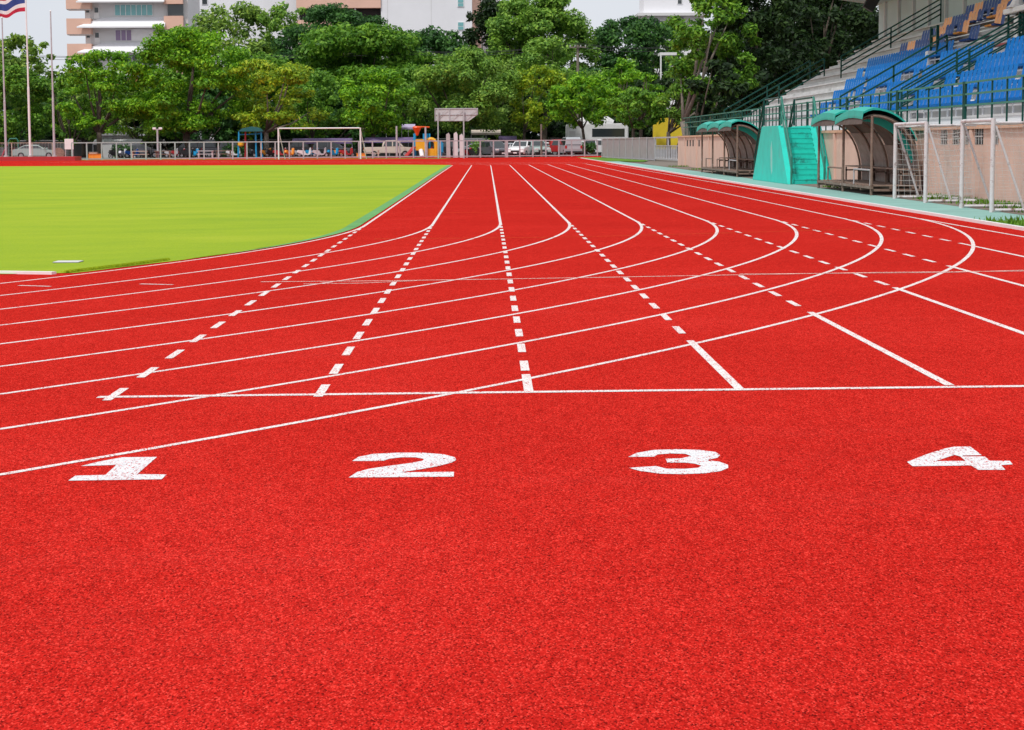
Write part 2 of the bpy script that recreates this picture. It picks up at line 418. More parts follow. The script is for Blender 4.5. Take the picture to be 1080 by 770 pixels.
digit('lane_number', (640, 460), 5.4, [(122, 120), (170, 97), (270, 80), (400, 76), (530, 80), (620, 92), (645, 110), (630, 125), (570, 138), (640, 147), (690, 165), (692, 182), (650, 200), (560, 213), (430, 218), (300, 215), (190, 200), (125, 182), (280, 172), (340, 187), (440, 188), (520, 182), (540, 170), (500, 158), (440, 152), (345, 152), (335, 130), (420, 128), (480, 115), (450, 103), (370, 100), (290, 105), (270, 118)])
digit('lane_number', (900, 460), 6., [(340, 165), (460, 118), (580, 80), (640, 68), (740, 68), (812, 122), (690, 124), (694, 130), (832, 131), (865, 158), (990, 158), (1008, 180), (935, 185), (962, 215), (790, 215), (745, 187), (375, 192)], [(520, 160), (640, 120), (676, 130), (710, 158)])

# kerb, strip, verges at right
mb = MB()
for y0, y1 in [(-12+6*k, -6+6*k) for k in range(32)]: mb.b2(KX, KX+.09, y0, y1, H(KX, y0)-.02, H(KX, y0)+.05)
o = mb.build('kerb', M_white); o['kind'] = 'structure'
sheet('runoff_strip', [[(KX+.10, 35.), (9.55, 35.), (9.55, 118), (9.2, 150), (KX+.10, 150)]], M_strip, .0)
sheet('verge_grass', [[(KX+.10, -12), (12, -12), (12, 34.98), (KX+.10, 34.98)], [(KX+.1, 150.5), (10.6, 142), (11.6, 150), (9.9, 186), (KX+.1, 190)]], M_verge, .004)
sheet('concrete_apron', [[(9.55, 35.02), (10.8, 35.02), (10.8, 118), (11.5, 134), (9.6, 134)]], M_ground, .002)
def vp():
    k = rng.random()
    if k < .55: return rng.uniform(KX+.08, 11), rng.uniform(28, 35)
    if k < .75: return 10.72-abs(rng.gauss(0, .12)), rng.uniform(36, 50)
    return rng.uniform(9.7, 10.7), rng.choice([37.5, 40.2, 43.5, 47, 60, 100, 112])+rng.gauss(0, .7)
tag(blades('weeds', vp, 2600, .09, M_verge, .02), 'patchy weeds and grass between the turquoise strip and pink wall', 'weeds')

# ------------------------------------------------------------------ pink wall under the stand
WX = 10.75; WZ = 1.80
t = thing('boundary_wall', 'long pink rendered wall with vent openings below the grandstand', 'wall', (WX, 38, .12))
L0, L1 = -10, 80           # local y
mb = MB(); mb.b2(0, .22, L0, L1, -.15, WZ-.12-.1)
mb.build('wall', M_wallp, t)
mb = MB(); mb.b2(-.07, .30, L0, L1, WZ-.12-.1, WZ-.12-.02); mb.build('coping', M_wallcap, t)
mb = MB()
for k in range(14):
    y = 2.2+6.1*k
    if y > L1: break
    mb = MB().b2(-.06, -.002, y-.13, y+.13, -.15, WZ-.24); mb.build('pilaster', M_wallp, t)
def ywall(px, X=WX): # depth along X for a column of the view
    r = ray(px, 150); return (X-CAM.x)/r.x*r.y
for a, b in ((992.5, 999), (1005, 1012), (1018, 1023), (1028.5, 1037), (1048, 1053)):
    ya, yb = ywall(b)-38, ywall(a)-38
    v = MB().b2(-.004, .02, ya, yb, 1.24, 1.58).build('vent', M_dark, t)
    g = MB()
    n = 3
    for q in range(n): g.b2(-.014, -.006, ya+(yb-ya)*(q+.5)/n-.02, ya+(yb-ya)*(q+.5)/n+.02, 1.24, 1.58)
    g.b2(-.02, -.0145, ya, yb, 1.40, 1.43); g.build('grille', M_conc, v)
for k in range(7):
    y = 66.3+1.55*k; MB().b2(-.004, .02, y, y+.62, 1.1, 1.42).build('vent', M_dark, t)
for k in range(4):
    y = 44+2.0*k; MB().b2(-.004, .02, y, y+.8, .95, 1.5).build('vent', M_dark, t)

# railing on the wall
t = thing('wall_railing', 'long green painted railing on top of the pink wall before the seats', 'railing', (WX+.12, 38, 1.78))
for z in (.97, .71, .46):
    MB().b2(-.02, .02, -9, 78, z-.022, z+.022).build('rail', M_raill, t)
y = -8.5; k = 0
while y < 77.5:
    thick = k % 6 == 2
    if thick:
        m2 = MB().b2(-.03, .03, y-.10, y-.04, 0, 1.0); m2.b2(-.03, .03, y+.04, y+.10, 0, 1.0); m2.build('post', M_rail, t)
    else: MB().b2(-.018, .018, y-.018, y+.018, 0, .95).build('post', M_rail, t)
    y += 1.3 if y < 36 else .95; k += 1

# ------------------------------------------------------------------ grandstand
SX, TR, RS, SZ = 11.9, .88, .5, 2.0
NR = 10; YN, YFAR = 28., 108.
st = thing('grandstand', 'concrete grandstand with rows of blue and orange seats under a grey roof', 'grandstand', (SX, 0, 0))
prof = [(-.9, 0), (-.9, 1.82), (0, 1.82)]
for k in range(NR):
    prof += [(k*TR, SZ+k*RS+.0), ((k+1)*TR, SZ+k*RS)]
prof += [(NR*TR+.0, SZ+NR*RS-.5), (NR*TR, 0)]
mb = MB()
# terraces as one stepped solid, split in slabs to stay convex
mb.b2(-.9, .02, YN, YFAR, .0, 1.80)
for k in range(NR): mb.b2(k*TR, NR*TR+.4, YN, YFAR-.0, (SZ+(k-1)*RS+.001) if k else 0., SZ+k*RS)
mb.build('terrace', M_conc, st)
mb = MB()
for k in range(NR): mb.b2(k*TR-.05, k*TR+.30, YN, YFAR+.02, SZ+k*RS+.002, SZ+k*RS+.06)
mb.build('nosing', M_concl, st)
# pale half steps in the unseated far part
mb = MB()
for k in range(NR-1):
    mb.b2(k*TR+.44, k*TR+.87, 80.6+2.4*k if k < 5 else 86, YFAR+.01, SZ+k*RS+.01, SZ+k*RS+.25)
mb.build('bench_step', M_concl, st)
# low front parapet strip
MB().b2(-.03, -.001, YN, 92, 1.80, SZ+.0).build('front_riser', M_bwhite, st)
# aisles
AISLES = (61.5, 70.5)
for ya in AISLES:
    mb = MB()
    for k in range(NR-1): mb.b2(k*TR+.45, k*TR+.88, ya-.6, ya+.6, SZ+k*RS+.003, SZ+k*RS+.25)
    mb.build('aisle_steps', M_concl, st)
# back wall, ribs, roof
bx = NR*TR
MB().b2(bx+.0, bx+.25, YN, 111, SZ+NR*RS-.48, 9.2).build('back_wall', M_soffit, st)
mb = MB()
y = 108.8
while y > 40:
    mb = MB().b2(bx-.14, bx-.002, y-.10, y+.10, SZ+NR*RS-.5, 8.6); mb.build('wall_rib', M_concl, st); y -= 3.6
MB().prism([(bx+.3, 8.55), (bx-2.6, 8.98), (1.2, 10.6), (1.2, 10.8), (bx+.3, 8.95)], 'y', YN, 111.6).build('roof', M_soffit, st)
mb = MB()
# seats
def seat_geo(mb, x, y, z):
    w = .232
    # pan
    mb.add([(x-.02, y-w, z+.36), (x-.02, y+w, z+.36), (x+.30, y+w, z+.32), (x+.30, y-w, z+.32), (x-.01, y-w, z+.30), (x-.01, y+w, z+.30), (x+.30, y+w, z+.28), (x+.30, y-w, z+.28)],
           [(0, 3, 2, 1), (4, 5, 6, 7), (0, 1, 5, 4), (1, 2, 6, 5), (3, 0, 4, 7)])
    # back, slightly curved, with a narrowed top
    mb.add([(x+.29, y-w, z+.30), (x+.31, y, z+.30), (x+.29, y+w, z+.30), (x+.36, y-w, z+.64), (x+.39, y, z+.64), (x+.36, y+w, z+.64),
            (x+.39, y-w*.82, z+.80), (x+.42, y, z+.82), (x+.39, y+w*.82, z+.80)],
           [(0, 1, 4, 3), (1, 2, 5, 4), (3, 4, 7, 6), (4, 5, 8, 7)])
seats = []
for k in range(NR-1):
    far = 78+2.4*k if k < 5 else 85.
    y = YN+8
    while y < far:
        blocked = any(abs(y-a) < .9 for a in AISLES) or (k in (4, 5, 6) and y < 70 and y > 46) or (k in (5, 6) and 73 < y < 77)
        xw = SX+k*TR+.12; zz = SZ+k*RS+.06
        if not blocked and rng.random() > (.05 if k < 5 else .08):
            # keep only what can be in view
            col = 'blue'
            if k >= 5: col = 'orange' if (int(y/1.5)+k) % 3 == 0 else ('navy' if k >= 5 else 'blue')  # upper rows take the blue darkened for roof shade
            seats.append((y, k, xw-SX, zz, col))
        elif not blocked:
            seats.append((y, k, xw-SX, zz, 'frame'))
        y += .49
vis = [s for s in seats if 514+(SX+s[2])*2197/s[0] < 1085 and s[4] != 'frame']
vis.sort(key=lambda s: s[0]+(20 if s[4] != 'blue' else 0))
top = vis[:100]; rest = [s for s in seats if s not in top]
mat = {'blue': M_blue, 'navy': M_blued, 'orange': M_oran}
protos = {}
for (y, k, x, z, c) in top:
    if c not in protos:
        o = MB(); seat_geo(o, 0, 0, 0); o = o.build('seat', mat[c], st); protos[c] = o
    else: o = protos[c].copy(); COL.objects.link(o); o.parent = st
    o.location = (x, y, z)
for c, lab in (('blue', 'rows of bright blue plastic seats'), ('navy', 'blue seats of the upper rows, roof shade put into their darker colour'), ('orange', 'orange seats scattered in the upper rows'), ('frame', 'bare seat brackets')):
    mb = MB()
    for (y, k, x, z, cc) in rest:
        if cc != c: continue
        if c == 'frame':
            mb.b2(x+.28, x+.31, y-.16, y+.16, z+.36, z+.42); mb.b2(x+.05, x+.3, y-.15, y+.15, z+.26, z+.29)
        else: seat_geo(mb, x, y, z)
    if mb.v:
        o = mb.build({'blue': 'seat_rows', 'navy': 'upper_seat_rows', 'orange': 'orange_seats', 'frame': 'seat_brackets'}[c], mat.get(c, M_white), st); o['kind'] = 'stuff'; o['label'] = lab
# seat mounting rails
mb = MB()
for k in range(NR-1):
    mb.b2(k*TR+.20, k*TR+.24, YN+8, 78+2.4*k if k < 5 else 85, SZ+k*RS+.24, SZ+k*RS+.28)
mb.build('mounting_rail', M_white, st)
mb = MB()
for (y, k, x, z, c) in seats:
    if int(y*2) % 2 == 0 and k < 5: mb.b2(x+.08, x+.12, y-.02, y+.02, z-.06, z+.28)
mb.build('mounting_bracket', M_white, st)

# stair railings in the stand
def slope_rail(label, y, xa, xb, hs=(.95, .65, .35), mat=M_rail, group='railings sloping up through the grandstand', sp=1.76, zo=0., rw=.06):
    z = lambda x: SZ+(x-SX)/TR*RS-.05+zo
    t = thing('stair_railing', label, 'railing', (xa, y, z(xa)), 0, group)
    L = xb-xa; s = RS/TR
    for h in hs: MB().bar((0, 0, h), (L, 0, h+L*s), rw).build('rail', mat, t)
    n = max(2, int(L/sp)+1)
    for k in range(n):
        x = L*k/(n-1); MB().b2(x-.03, x+.03, -.03, .03, x*s-.1, x*s+hs[0]).build('post', mat, t)
slope_rail('outermost green railing rising along the open far end of the grandstand', 107.8, 12.2, 16.6)
slope_rail('green railing over the bare concrete steps, lower flight of the far section', 102.0, 12.0, 16.4)
slope_rail('dark green railing over the bare concrete steps, upper flight reaching the back wall', 95.4, 16.1, 20.6, (.95, .72, .49, .26))
slope_rail('thin green stair railing climbing through the left block of blue seats', 71.2, 12.0, 15.6, (.95, .6))
slope_rail('green stair railing on the far side of the wide aisle between seat blocks', 62.3, 12.0, 15.9, (.95, .72, .5, .28), rw=.048)
slope_rail('green stair railing on the near side of the wide aisle between seat blocks', 60.7, 12.0, 15.9, (.95, .72, .5, .28), rw=.048)
# portal frame at the cross aisle
t = thing('aisle_gate', 'small dark green gate frame with a white box at its foot amid the seats', 'gate', (15.9, 74.6, SZ+4*RS))
for yy in (-.5, .55): MB().b2(-.05, .05, yy-.05, yy+.05, 0, 1.5).build('post', M_rail, t)
for z in (.8, 1.15, 1.46): MB().b2(-.02, .02, -.449, .499, z-.03, z+.03).build('rail', M_rail, t)
MB().b2(-.35, -.06, -.55, -.1, .05, .6).build('box', M_white, t, bevel=.02)

# officials' box
vb = thing('spectator_box', 'white roofed spectator box with dark opening and red base behind the seats', 'box', (16.25, 0, SZ+4*RS+.42))
ya, yb = 50., 66.2
MB().b2(0, 3.2, ya, yb, .95, 1.12).build('roof_slab', M_white, vb, bevel=.02)
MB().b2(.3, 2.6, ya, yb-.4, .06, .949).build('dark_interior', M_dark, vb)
MB().b2(-.15, 3.0, ya, yb+2.4, .0, .055).build('red_floor', M_redp, vb)
MB().b2(.0, .3, ya, yb+2.2, -.5, -.001).build('parapet', M_bwhite, vb)
for k in range(4):
    for j in range(2):
        MB().b2(.16, .2, yb-1.25-2.4*k, yb-.75-2.4*k, .14+.4*j, .46+.4*j).build('panel', M_white, vb) if k < 1 or j < 0 else None
for y in (yb-.2, yb-1.6, 60., 56., 52.):
    MB().b2(.1, .16, y-.04, y+.04, .056, .948).build('post', M_rail, vb)
for y in (65.2, 61.2, 57.2, 53.2):
    f = MB().tube([(0.2, y, 1.121), (.2, y, 1.22), (.2, y, 1.42), (.2, y, 1.55), (.2, y, 1.62)], [.34, .22, .12, .14, .08], 10)
    f.build('finial', M_white, vb)
for k in range(3):
    MB().b2(.165, .2, yb-6, yb-.24, .2+.3*k, .23+.3*k).build('rail', M_rail, vb)
# speaker under the roof
p = at(919, 3, 104)
t = thing('loudspeaker', 'black loudspeaker hanging under the grandstand roof edge', 'loudspeaker', p)
b = MB().box((0, 0, 0), (.55, .5, .75)).build('cabinet', M_black, t, bevel=.03); b.rotation_euler = (0, R(30), 0)
MB().tube([(.1, 0, .2), (.2, 0, 1.6)], .03, 6).build('bracket', M_rail, t)

# ------------------------------------------------------------------ turquoise double stair
t = thing('concrete_staircase', 'turquoise painted concrete staircase climbing to the stand from both sides', 'staircase', (9.35, 65, H(9.4, 65)))
Lf, Lt = 8.7, 4.0      # total length and flat top
run = (Lf-Lt)/2; hz = 1.84; nst = 11
poly = [(0, 0), (Lf, 0), (run+Lt, hz+.0), (run, hz)]
MB().prism([(y, z) for y, z in poly], 'x', 0, .17).build('parapet', M_teal, t, bevel=.012)
MB().prism([(y+.02, z) for y, z in poly], 'x', 1.02, 1.393).build('inner_parapet', M_teal, t, bevel=.012)
mb = MB()
for k in range(nst):
    z1 = (hz-.06)*(k+1)/nst; y0 = run*k/nst+.03
    mb.b2(.172, 1.018, y0, Lf-y0, z1-(hz-.06)/nst+.0005*(k > 0), z1)
mb.build('steps', M_tealst, t)
mb = MB()
for k in range(nst):
    z1 = (hz-.06)*(k+1)/nst; y0 = run*k/nst+.03
    mb.b2(.174, 1.016, y0-.010, y0-.0015, z1-.03, z1+.002)
mb.build('step_nosing', M_tealst, t)
o = MB().prism([(3.6, .35), (3.8, .25), (4.0, .55), (4.05, 1.1), (3.85, 1.35), (3.65, 1.0)], 'x', -.004, .0).build('paint_patch', plain('faded_turquoise', (.25, .62, .56), .6), t)
for x, nm in ((.09, 'outer'), (1.12, 'inner')):
    for sgn, yb_, yt_ in ((1, -.1, run-.1), (-1, Lf+.1, run+Lt+.1)):
        hr = MB().tube([(x, yb_, .0), (x, yb_, .85), (x, yt_, hz+.9), (x, yt_, hz+.03)], .035, 8)
        hr.tube([(x, yb_, .45), (x, yt_, hz+.45)], .025, 8)
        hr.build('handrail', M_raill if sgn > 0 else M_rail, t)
    MB().tube([(x, run+.3, hz+.9), (x, run+Lt-.3, hz+.9)], .03, 8).build('handrail', M_rail, t)

# ------------------------------------------------------------------ dugouts
def dugout(label, xw, y0, L, nmod, green_end):
    z0 = H(xw, y0)
    t = thing('dugout', label, 'dugout', (xw, y0, z0), 0, 'team shelters beside the track')
    top, dep = 1.98, 1.22
    def arcp(a, off=0): # a 0 at front top, 1 at rear ground
        th = a*math.pi/2; return (dep*math.sin(th)**1.0*1.0+off*math.sin(th), .12+(top-.12)*math.cos(th)**.75+off*math.cos(th))
    NA = 12
    # canopy sheet per module: front overhang then curved down to mid back
    ml = L/nmod
    for m in range(nmod):
        ya, yb = m*ml-.05, (m+1)*ml-.07
        na = 7 if m else 9
        pts = [(-.27, top-.20), (-.25, top-.06), (-.12, top)]+[arcp(k/NA, .03) for k in range(0, na)]
        mb = MB()
        for k in range(len(pts)-1):
            (xa, za), (xb, zb) = pts[k], pts[k+1]
            for q in range(6):
                y1, y2 = ya+(yb-ya)*q/6, ya+(yb-ya)*(q+1)/6
                b1, b2_ = .02+.10*math.sin(math.pi*q/6)-.10*q/6, .02+.10*math.sin(math.pi*(q+1)/6)-.10*(q+1)/6
                b1 += .06; b2_ += .06
                mb.add([(xa, y1, za+b1), (xb, y1, zb+b1), (xb, y2, zb+b2_), (xa, y2, za+b2_), (xa, y1, za+b1+.05), (xb, y1, zb+b1+.05), (xb, y2, zb+b2_+.05), (xa, y2, za+b2_+.05)],
                   [(0, 1, 2, 3), (7, 6, 5, 4)]+([(0, 4, 5, 1)] if q == 0 else [])+([(2, 6, 7, 3)] if q == 5 else [])+([(3, 7, 4, 0)] if k == 0 else [])+([(1, 5, 6, 2)] if k == len(pts)-2 else []))
        mb.build('canopy', M_tealc, t)
        mb = MB()
        for k in range(len(pts)-1):
            (xa, za), (xb, zb) = pts[k], pts[k+1]
            mb.add([(xa, ya+.05, za-.035), (xb, ya+.05, zb-.035), (xb, yb-.03, zb-.035), (xa, yb-.03, za-.035), (xa, ya+.05, za-.02), (xb, ya+.05, zb-.02), (xb, yb-.03, zb-.02), (xa, yb-.03, za-.02)],
                   [(0, 1, 2, 3), (7, 6, 5, 4), (0, 4, 5, 1), (1, 5, 6, 2), (2, 6, 7, 3), (3, 7, 4, 0)])
        mb.build('dark_underside', M_underside, t)  # sheet added to darken the canopy underside
        # back cladding in grey sheet below the canopy
        pts = [arcp(k/NA, -.01) for k in range(na-1, NA+1)]
        mb = MB()
        for k in range(len(pts)-1):
            (xa, za), (xb, zb) = pts[k], pts[k+1]
            mb.add([(xa, ya+.1, za), (xb, ya+.1, zb), (xb, yb, zb), (xa, yb, za), (xa+.015, ya+.1, za+.01), (xb+.015, ya+.1, zb+.01), (xb+.015, yb, zb+.01), (xa+.015, yb, za+.01)],
                   [(0, 1, 2, 3), (7, 6, 5, 4), (0, 4, 5, 1), (1, 5, 6, 2), (2, 6, 7, 3), (3, 7, 4, 0)])
        mb.build('back_panel', M_slat, t)
    # arched ribs, every half module
    for k in range(nmod*2+1):
        y = L*k/(nmod*2)
        pts = [(arcp(j/NA, -.04)[0], y, arcp(j/NA, -.04)[1]) for j in range(NA+1)]
        MB().tube(pts, .030, 6).build('rib', M_rust, t)
    for k in range(nmod+1):
        y = L*k/nmod
        MB().tube([(-.02, y, 0), (-.02, y, top-.03)], .035, 8).build('post', M_rust, t)
    MB().tube([(-.02, 0, top-.09), (-.02, L, top-.09)], .025, 6).build('front_beam', M_rust, t)
    # raised base with boards
    mb = MB()
    for x in (-.02, .45, 1.0): mb.b2(x-.03, x+.03, -.1, L+.1, .16, .22)
    for k in range(nmod*3+1): y = L*k/(nmod*3); mb.b2(-.05, dep, y-.03, y+.03, .10, .158); 
    mb.build('base_frame', M_rust, t)
    mb = MB()
    for k in range(int(L/.22)):
        y = k*.22; mb.b2(.0+rng.uniform(0, .03), dep-.05, y+.01, y+.20, .222, .245)
    mb.build('floor_boards', M_wood, t)
    mb = MB()
    for j in range(3): mb.b2(.72+.15*j, .85+.15*j, .1, L-.1, .62, .65)
    mb.build('bench_seat', M_wood, t)
    for k in range(nmod*2+1):
        y = .15+(L-.3)*k/(nmod*2)
        m2 = MB(); m2.b2(.72, .76, y-.02, y+.02, .247, .61); m2.b2(1.10, 1.14, y-.02, y+.02, .247, .61); m2.b2(.72, 1.14, y-.02, y+.02, .5, .54)
        m2.build('bench_leg', M_rust, t)
    # low front barrier frames
    for k in range(nmod):
        y = L*k/nmod
        m2 = MB()
        m2.tube([(-.02, y+.15, .24), (-.02, y+.15, .62), (-.02, y+ml*.6, .62), (-.02, y+ml*.6, .24)], .022, 6); m2.build('front_guard', M_galv if k == 0 else M_rust, t)
    # end panel: turquoise slashes between the last two ribs
    (xa, za), (xb, zb) = arcp(.15), arcp(.9)
    mb = MB()
    P = [arcp(k/10*.75+.05, -.05) for k in range(11)]
    Q = [(x-.28*(1-k/12), z-.10) for k, (x, z) in enumerate(P)]
    for k in range(10):
        mb.add([(P[k][0], .5, P[k][1]), (P[k+1][0], .5, P[k+1][1]), (Q[k+1][0], .5, Q[k+1][1]), (Q[k][0], .5, Q[k][1]), (P[k][0], .53, P[k][1]), (P[k+1][0], .53, P[k+1][1]), (Q[k+1][0], .53, Q[k+1][1]), (Q[k][0], .53, Q[k][1])], [(0, 1, 2, 3), (7, 6, 5, 4), (0, 4, 5, 1), (2, 6, 7, 3)])
    mb.build('end_panel', M_tealc, t)
    return t
dugout('nearer rusty team shelter with curved turquoise canopy, right of the turquoise stairs', 9.45, 51.3, 8.2, 2, True)
dugout('farther team shelter with curved turquoise canopy, left of the turquoise stairs', 9.45, 78.9, 13.0, 3, True)

# ------------------------------------------------------------------ goals stored along the wall
def net(mb, A, B, C_, D, nu, nv, r=.004, sag=0.):
    """grid between A-B (top) and D-C (bottom)"""
    A, B, C_, D = map(Vector, (A, B, C_, D))
    P = lambda u, v: (A.lerp(B, u)).lerp(D.lerp(C_, u), v)+Vector((sag*math.sin(math.pi*v)*(1+.3*math.sin(9*u)), 0, -.05*math.sin(math.pi*u)*(1-v)))
    for i in range(nu+1): mb.tube([P(i/nu, j/6) for j in range(7)], r, 3, False)
    for j in range(nv+1): mb.tube([P(i/6, j/nv) for i in range(7)], r, 3, False)
def goal(label, x, y0, w, h, netmat, group=None, dep=1.1, chip=True, rz=0., brace_x=.55, nr=.005, postr=.043):
    z = H(x, y0)
    t = thing('goal_frame', label, 'goal', (x, y0, z), rz, group)
    pm = M_whitec if chip else M_white
    for y in (0, w): MB().tube([(0, y, 0), (0, y, h)], postr, 12).build('post', pm, t)
    MB().tube([(0, postr+.002, h-.03), (0, w-postr-.002, h-.03)], postr*.9, 12).build('crossbar', pm, t)
    for y in (0, w):
        MB().tube([(.06, y, h-.08), (dep*.98, y, h-.08)], .024, 8).build('top_side_bar', pm, t)
        MB().tube([(.05, y, h-.14), (brace_x, y, .07)], .024, 8).build('brace', pm, t)
        MB().tube([(.06, y, .04), (dep, y, .04)], .03, 8).build('ground_bar', pm, t)
    MB().tube([(dep, 0, .04), (dep, w, .04)], .03, 8).build('back_bar', pm, t)
    if netmat:
        m2 = MB(); nn = int(w/.13)
        net(m2, (.75, 0, h-.1), (.75, w, h-.1), (dep-.05, w, .06), (dep-.05, 0, .06), nn, int(h/.13), nr, .12)
        for y in (0, w): net(m2, (.03, y, h-.1), (.75, y, h-.1), (dep-.05, y, .06), (.1, y, .06), 7, int(h/.13), nr)
        net(m2, (.03, 0, h-.05), (.03, w, h-.05), (.75, w, h-.1), (.75, 0, h-.1), nn, 6, nr)
        m2.build('net', netmat, t)
    return t
g1_ = goal('small white training goal with net, beside the nearer team shelter', 9.42, 44.9, 3.4, 1.74, M_net, 'stored small goals', nr=.004)
goal('chipped white small goal standing nearest the camera along the pink wall', 9.38, 38.8, 2.5, 1.74, M_net, 'stored small goals', brace_x=.6, nr=.0022)

# ------------------------------------------------------------------ far fence
FA = at(76, 168.4, 189); FB = at(630, 165.4, 204)
FA.z = H(FA.x, FA.y); FB.z = H(FB.x, FB.y)-.02
sheet('grass_bank', [[(-4, 186.2), (-75, 186.2), (-75, 188.4), (-3, 193)]], M_verge, .01)
sheet('far_path', [[(-80, 189), (12, 189), (12, 206), (-80, 206)]], M_track, -.012)
def fence(label, A, B, h, sp, rw, pw, mat, group=None, wires=0, thick=()):
    d = B-A; L = math.hypot(d.x, d.y); rz = math.atan2(d.y, d.x); sl = d.z/L
    t = thing('metal_fence', label, 'fence', A, rz, group)
    for z in (h, .10): MB().bar((0, 0, z), (L, 0, z+sl*L), rw).build('rail', mat, t)
    n = round(L/sp)
    for k in range(n+1):
        x = L*k/n; w = pw*(2.4 if k in thick else 1)
        MB().b2(x-w/2, x+w/2, -.055, -.055+w, -.05+sl*x, h+sl*x+.02).build('post', mat, t)
    if wires:
        mb = MB()
        for k in range(int(L/wires)): x = k*wires; mb.b2(x-.006, x+.006, -.006, .006, .1+sl*x, h-.03+sl*x)
        for k in range(1, 10): mb.bar((0, 0, h*k/10), (L, 0, h*k/10+sl*L), .008)
        mb.build('wire_mesh', M_galv, t)
    return t
fence('long pale grey tube fence along the far end of the track', FA, FB, 1.56, 1.32, .10, .11, M_galv, thick=(31,))
A = at(-30, 165, 205); B = at(77, 164.6, 205); A.z = B.z = .2
fence('thin pinkish wire fence behind the flagpoles at the left edge', A, B, 1.45, 2.1, .05, .06, M_beige, wires=.3)
p0, p1 = at(-40, 168, 184), at(79, 168, 184)
o = MB().b2(p0.x, p1.x, 184, 187, 0, .42).build('flag_plinth', M_redp); tag(o, 'low dark red concrete plinth at the foot of the flagpoles', 'plinth')
p0, p1 = at(24, 165, 196), at(68, 165, 196)
# sliding gate and grey sheet fence at right
G0 = Vector((10.15, 184, .1)); G1 = Vector((12.15, 151, .14)); G2 = Vector((12.75, 137, .15))
d = G1-G0; L = math.hypot(d.x, d.y); rz = math.atan2(d.y, d.x)
t = thing('sheet_metal_fence', 'grey corrugated metal fence beside the open gate at the far right of the track', 'fence', G0, rz)
mb = MB(); n = int(L/.5)
for k in range(n):
    x = L*k/n; mb.b2(x, x+.30, -.03, .0, .12, 1.62); mb.b2(x+.302, x+L/n-.002, .01, .03, .12, 1.62)
mb.build('panel', M_panel, t)
for z in (.08, 1.66): MB().b2(0, L, -.05, .04, z-.04, z+.035).build('rail', M_galv, t)
for k in range(9): MB().b2(L*k/8-.06, L*k/8+.06, -.10, -.052, 0, 1.72).build('post', M_galv, t)
d = G2-G1; L2 = math.hypot(d.x, d.y); rz = math.atan2(d.y, d.x)
t = thing('barred_gate', 'grey barred gate with a dark car behind it, next to the pink wall', 'gate', G1, rz)
for z in (.12, 1.62): MB().b2(0, L2, -.05, .05, z-.05, z+.05).build('rail', M_galv, t)
MB().b2(0, L2, -.03, .03, 1.02, 1.08).build('rail', M_galv, t)
for k in range(17):
    x = L2*k/16; w = .12 if k % 8 == 0 else .05
    MB().b2(x-w, x+w, -.03, .03, .171, 1.019 if k % 8 else 1.569).build('bar', M_galv, t)

# ------------------------------------------------------------------ flagpoles
flag_top = None
for i, (pb, ytop, lab) in enumerate(((6.5, 19, 'white flagpole at the left edge of the photo, top behind the flag'), (32, -16, 'tall white flagpole flying the striped flag'), (57.5, 12, 'bare white flagpole, right of the one with the flag'))):
    b = at(pb, 166, 185.5); tp = at(pb-4.7, ytop, 185.5); h = tp.z-.42
    t = thing('flagpole', lab, 'flagpole', (b.x, 185.5, .42), 0, 'flagpoles by the far fence')
    MB().tube([(0, 0, 0), (0, 0, h*.4), (0, 0, h*.41), (0, 0, h)], [.105, .10, .08, .055], 12).build('pole', M_galv if i != 1 else M_white, t)
    MB().cyl((0, 0, .06), .2, .12).build('base', M_conc, t)
    MB().cyl((0, 0, h+.06), .09, .12, r2=.03).build('finial', M_white, t)
    if i == 1:
        fp = Vector((b.x, 185.5, tp.z))
# flag: striped cloth drooping to the left
def flag_obj():
    W, Ht = 3.1, 2.15; nu, nv = 34, 24
    t = thing('flag', 'red, white and blue striped flag blowing left from the tall flagpole', 'flag', (fp.x-.09, fp.y, fp.z-.15))
    bounds = [(0, 4, M_redp), (4, 8, M_white), (8, 16, plain('flag_blue', (.03, .06, .26), .8)), (16, 20, M_white), (20, 24, plain('flag_red', (.50, .015, .05), .8))]
    P = lambda u, v: (-W*u*.80, .30*math.sin(u*9+v*1.2)*(.2+u), -Ht*v*(1-.25*u)-1.2*u**1.05+.16*math.sin(u*8.)*(.3+u))
    for a, b_, m in bounds:
        vs = [P(i/nu, j/nv) for j in range(a, b_+1) for i in range(nu+1)]
        fs = [(j*(nu+1)+i, j*(nu+1)+i+1, (j+1)*(nu+1)+i+1, (j+1)*(nu+1)+i) for j in range(b_-a) for i in range(nu)]
        mb = MB().add(vs, fs); mb.build('stripe', m, t, True)
flag_obj()

# ------------------------------------------------------------------ things by the fence
def base(px, Y): 
    p = at(px, 160, Y); return Vector((p.x, Y, H(p.x, Y)))
# big goal
a, b = at(293.5, 135, 187.3), at(380, 134.5, 187.3)
t = thing('football_goal', 'full size white football goal frame in front of the far fence', 'goal', (a.x, 187.3, .05))
gw = b.x-a.x; gh = a.z-.05
for x in (0, gw): MB().tube([(x, 0, 0), (x, 0, gh)], .07, 10).build('post', M_white, t)
MB().tube([(.072, 0, gh-.04), (gw-.072, 0, gh-.04)], .065, 10).build('crossbar', M_white, t)
for x in (0, gw): MB().tube([(x, .06, gh-.1), (x+.45, 1.2, .0)], .035, 8).build('stay', M_white, t)
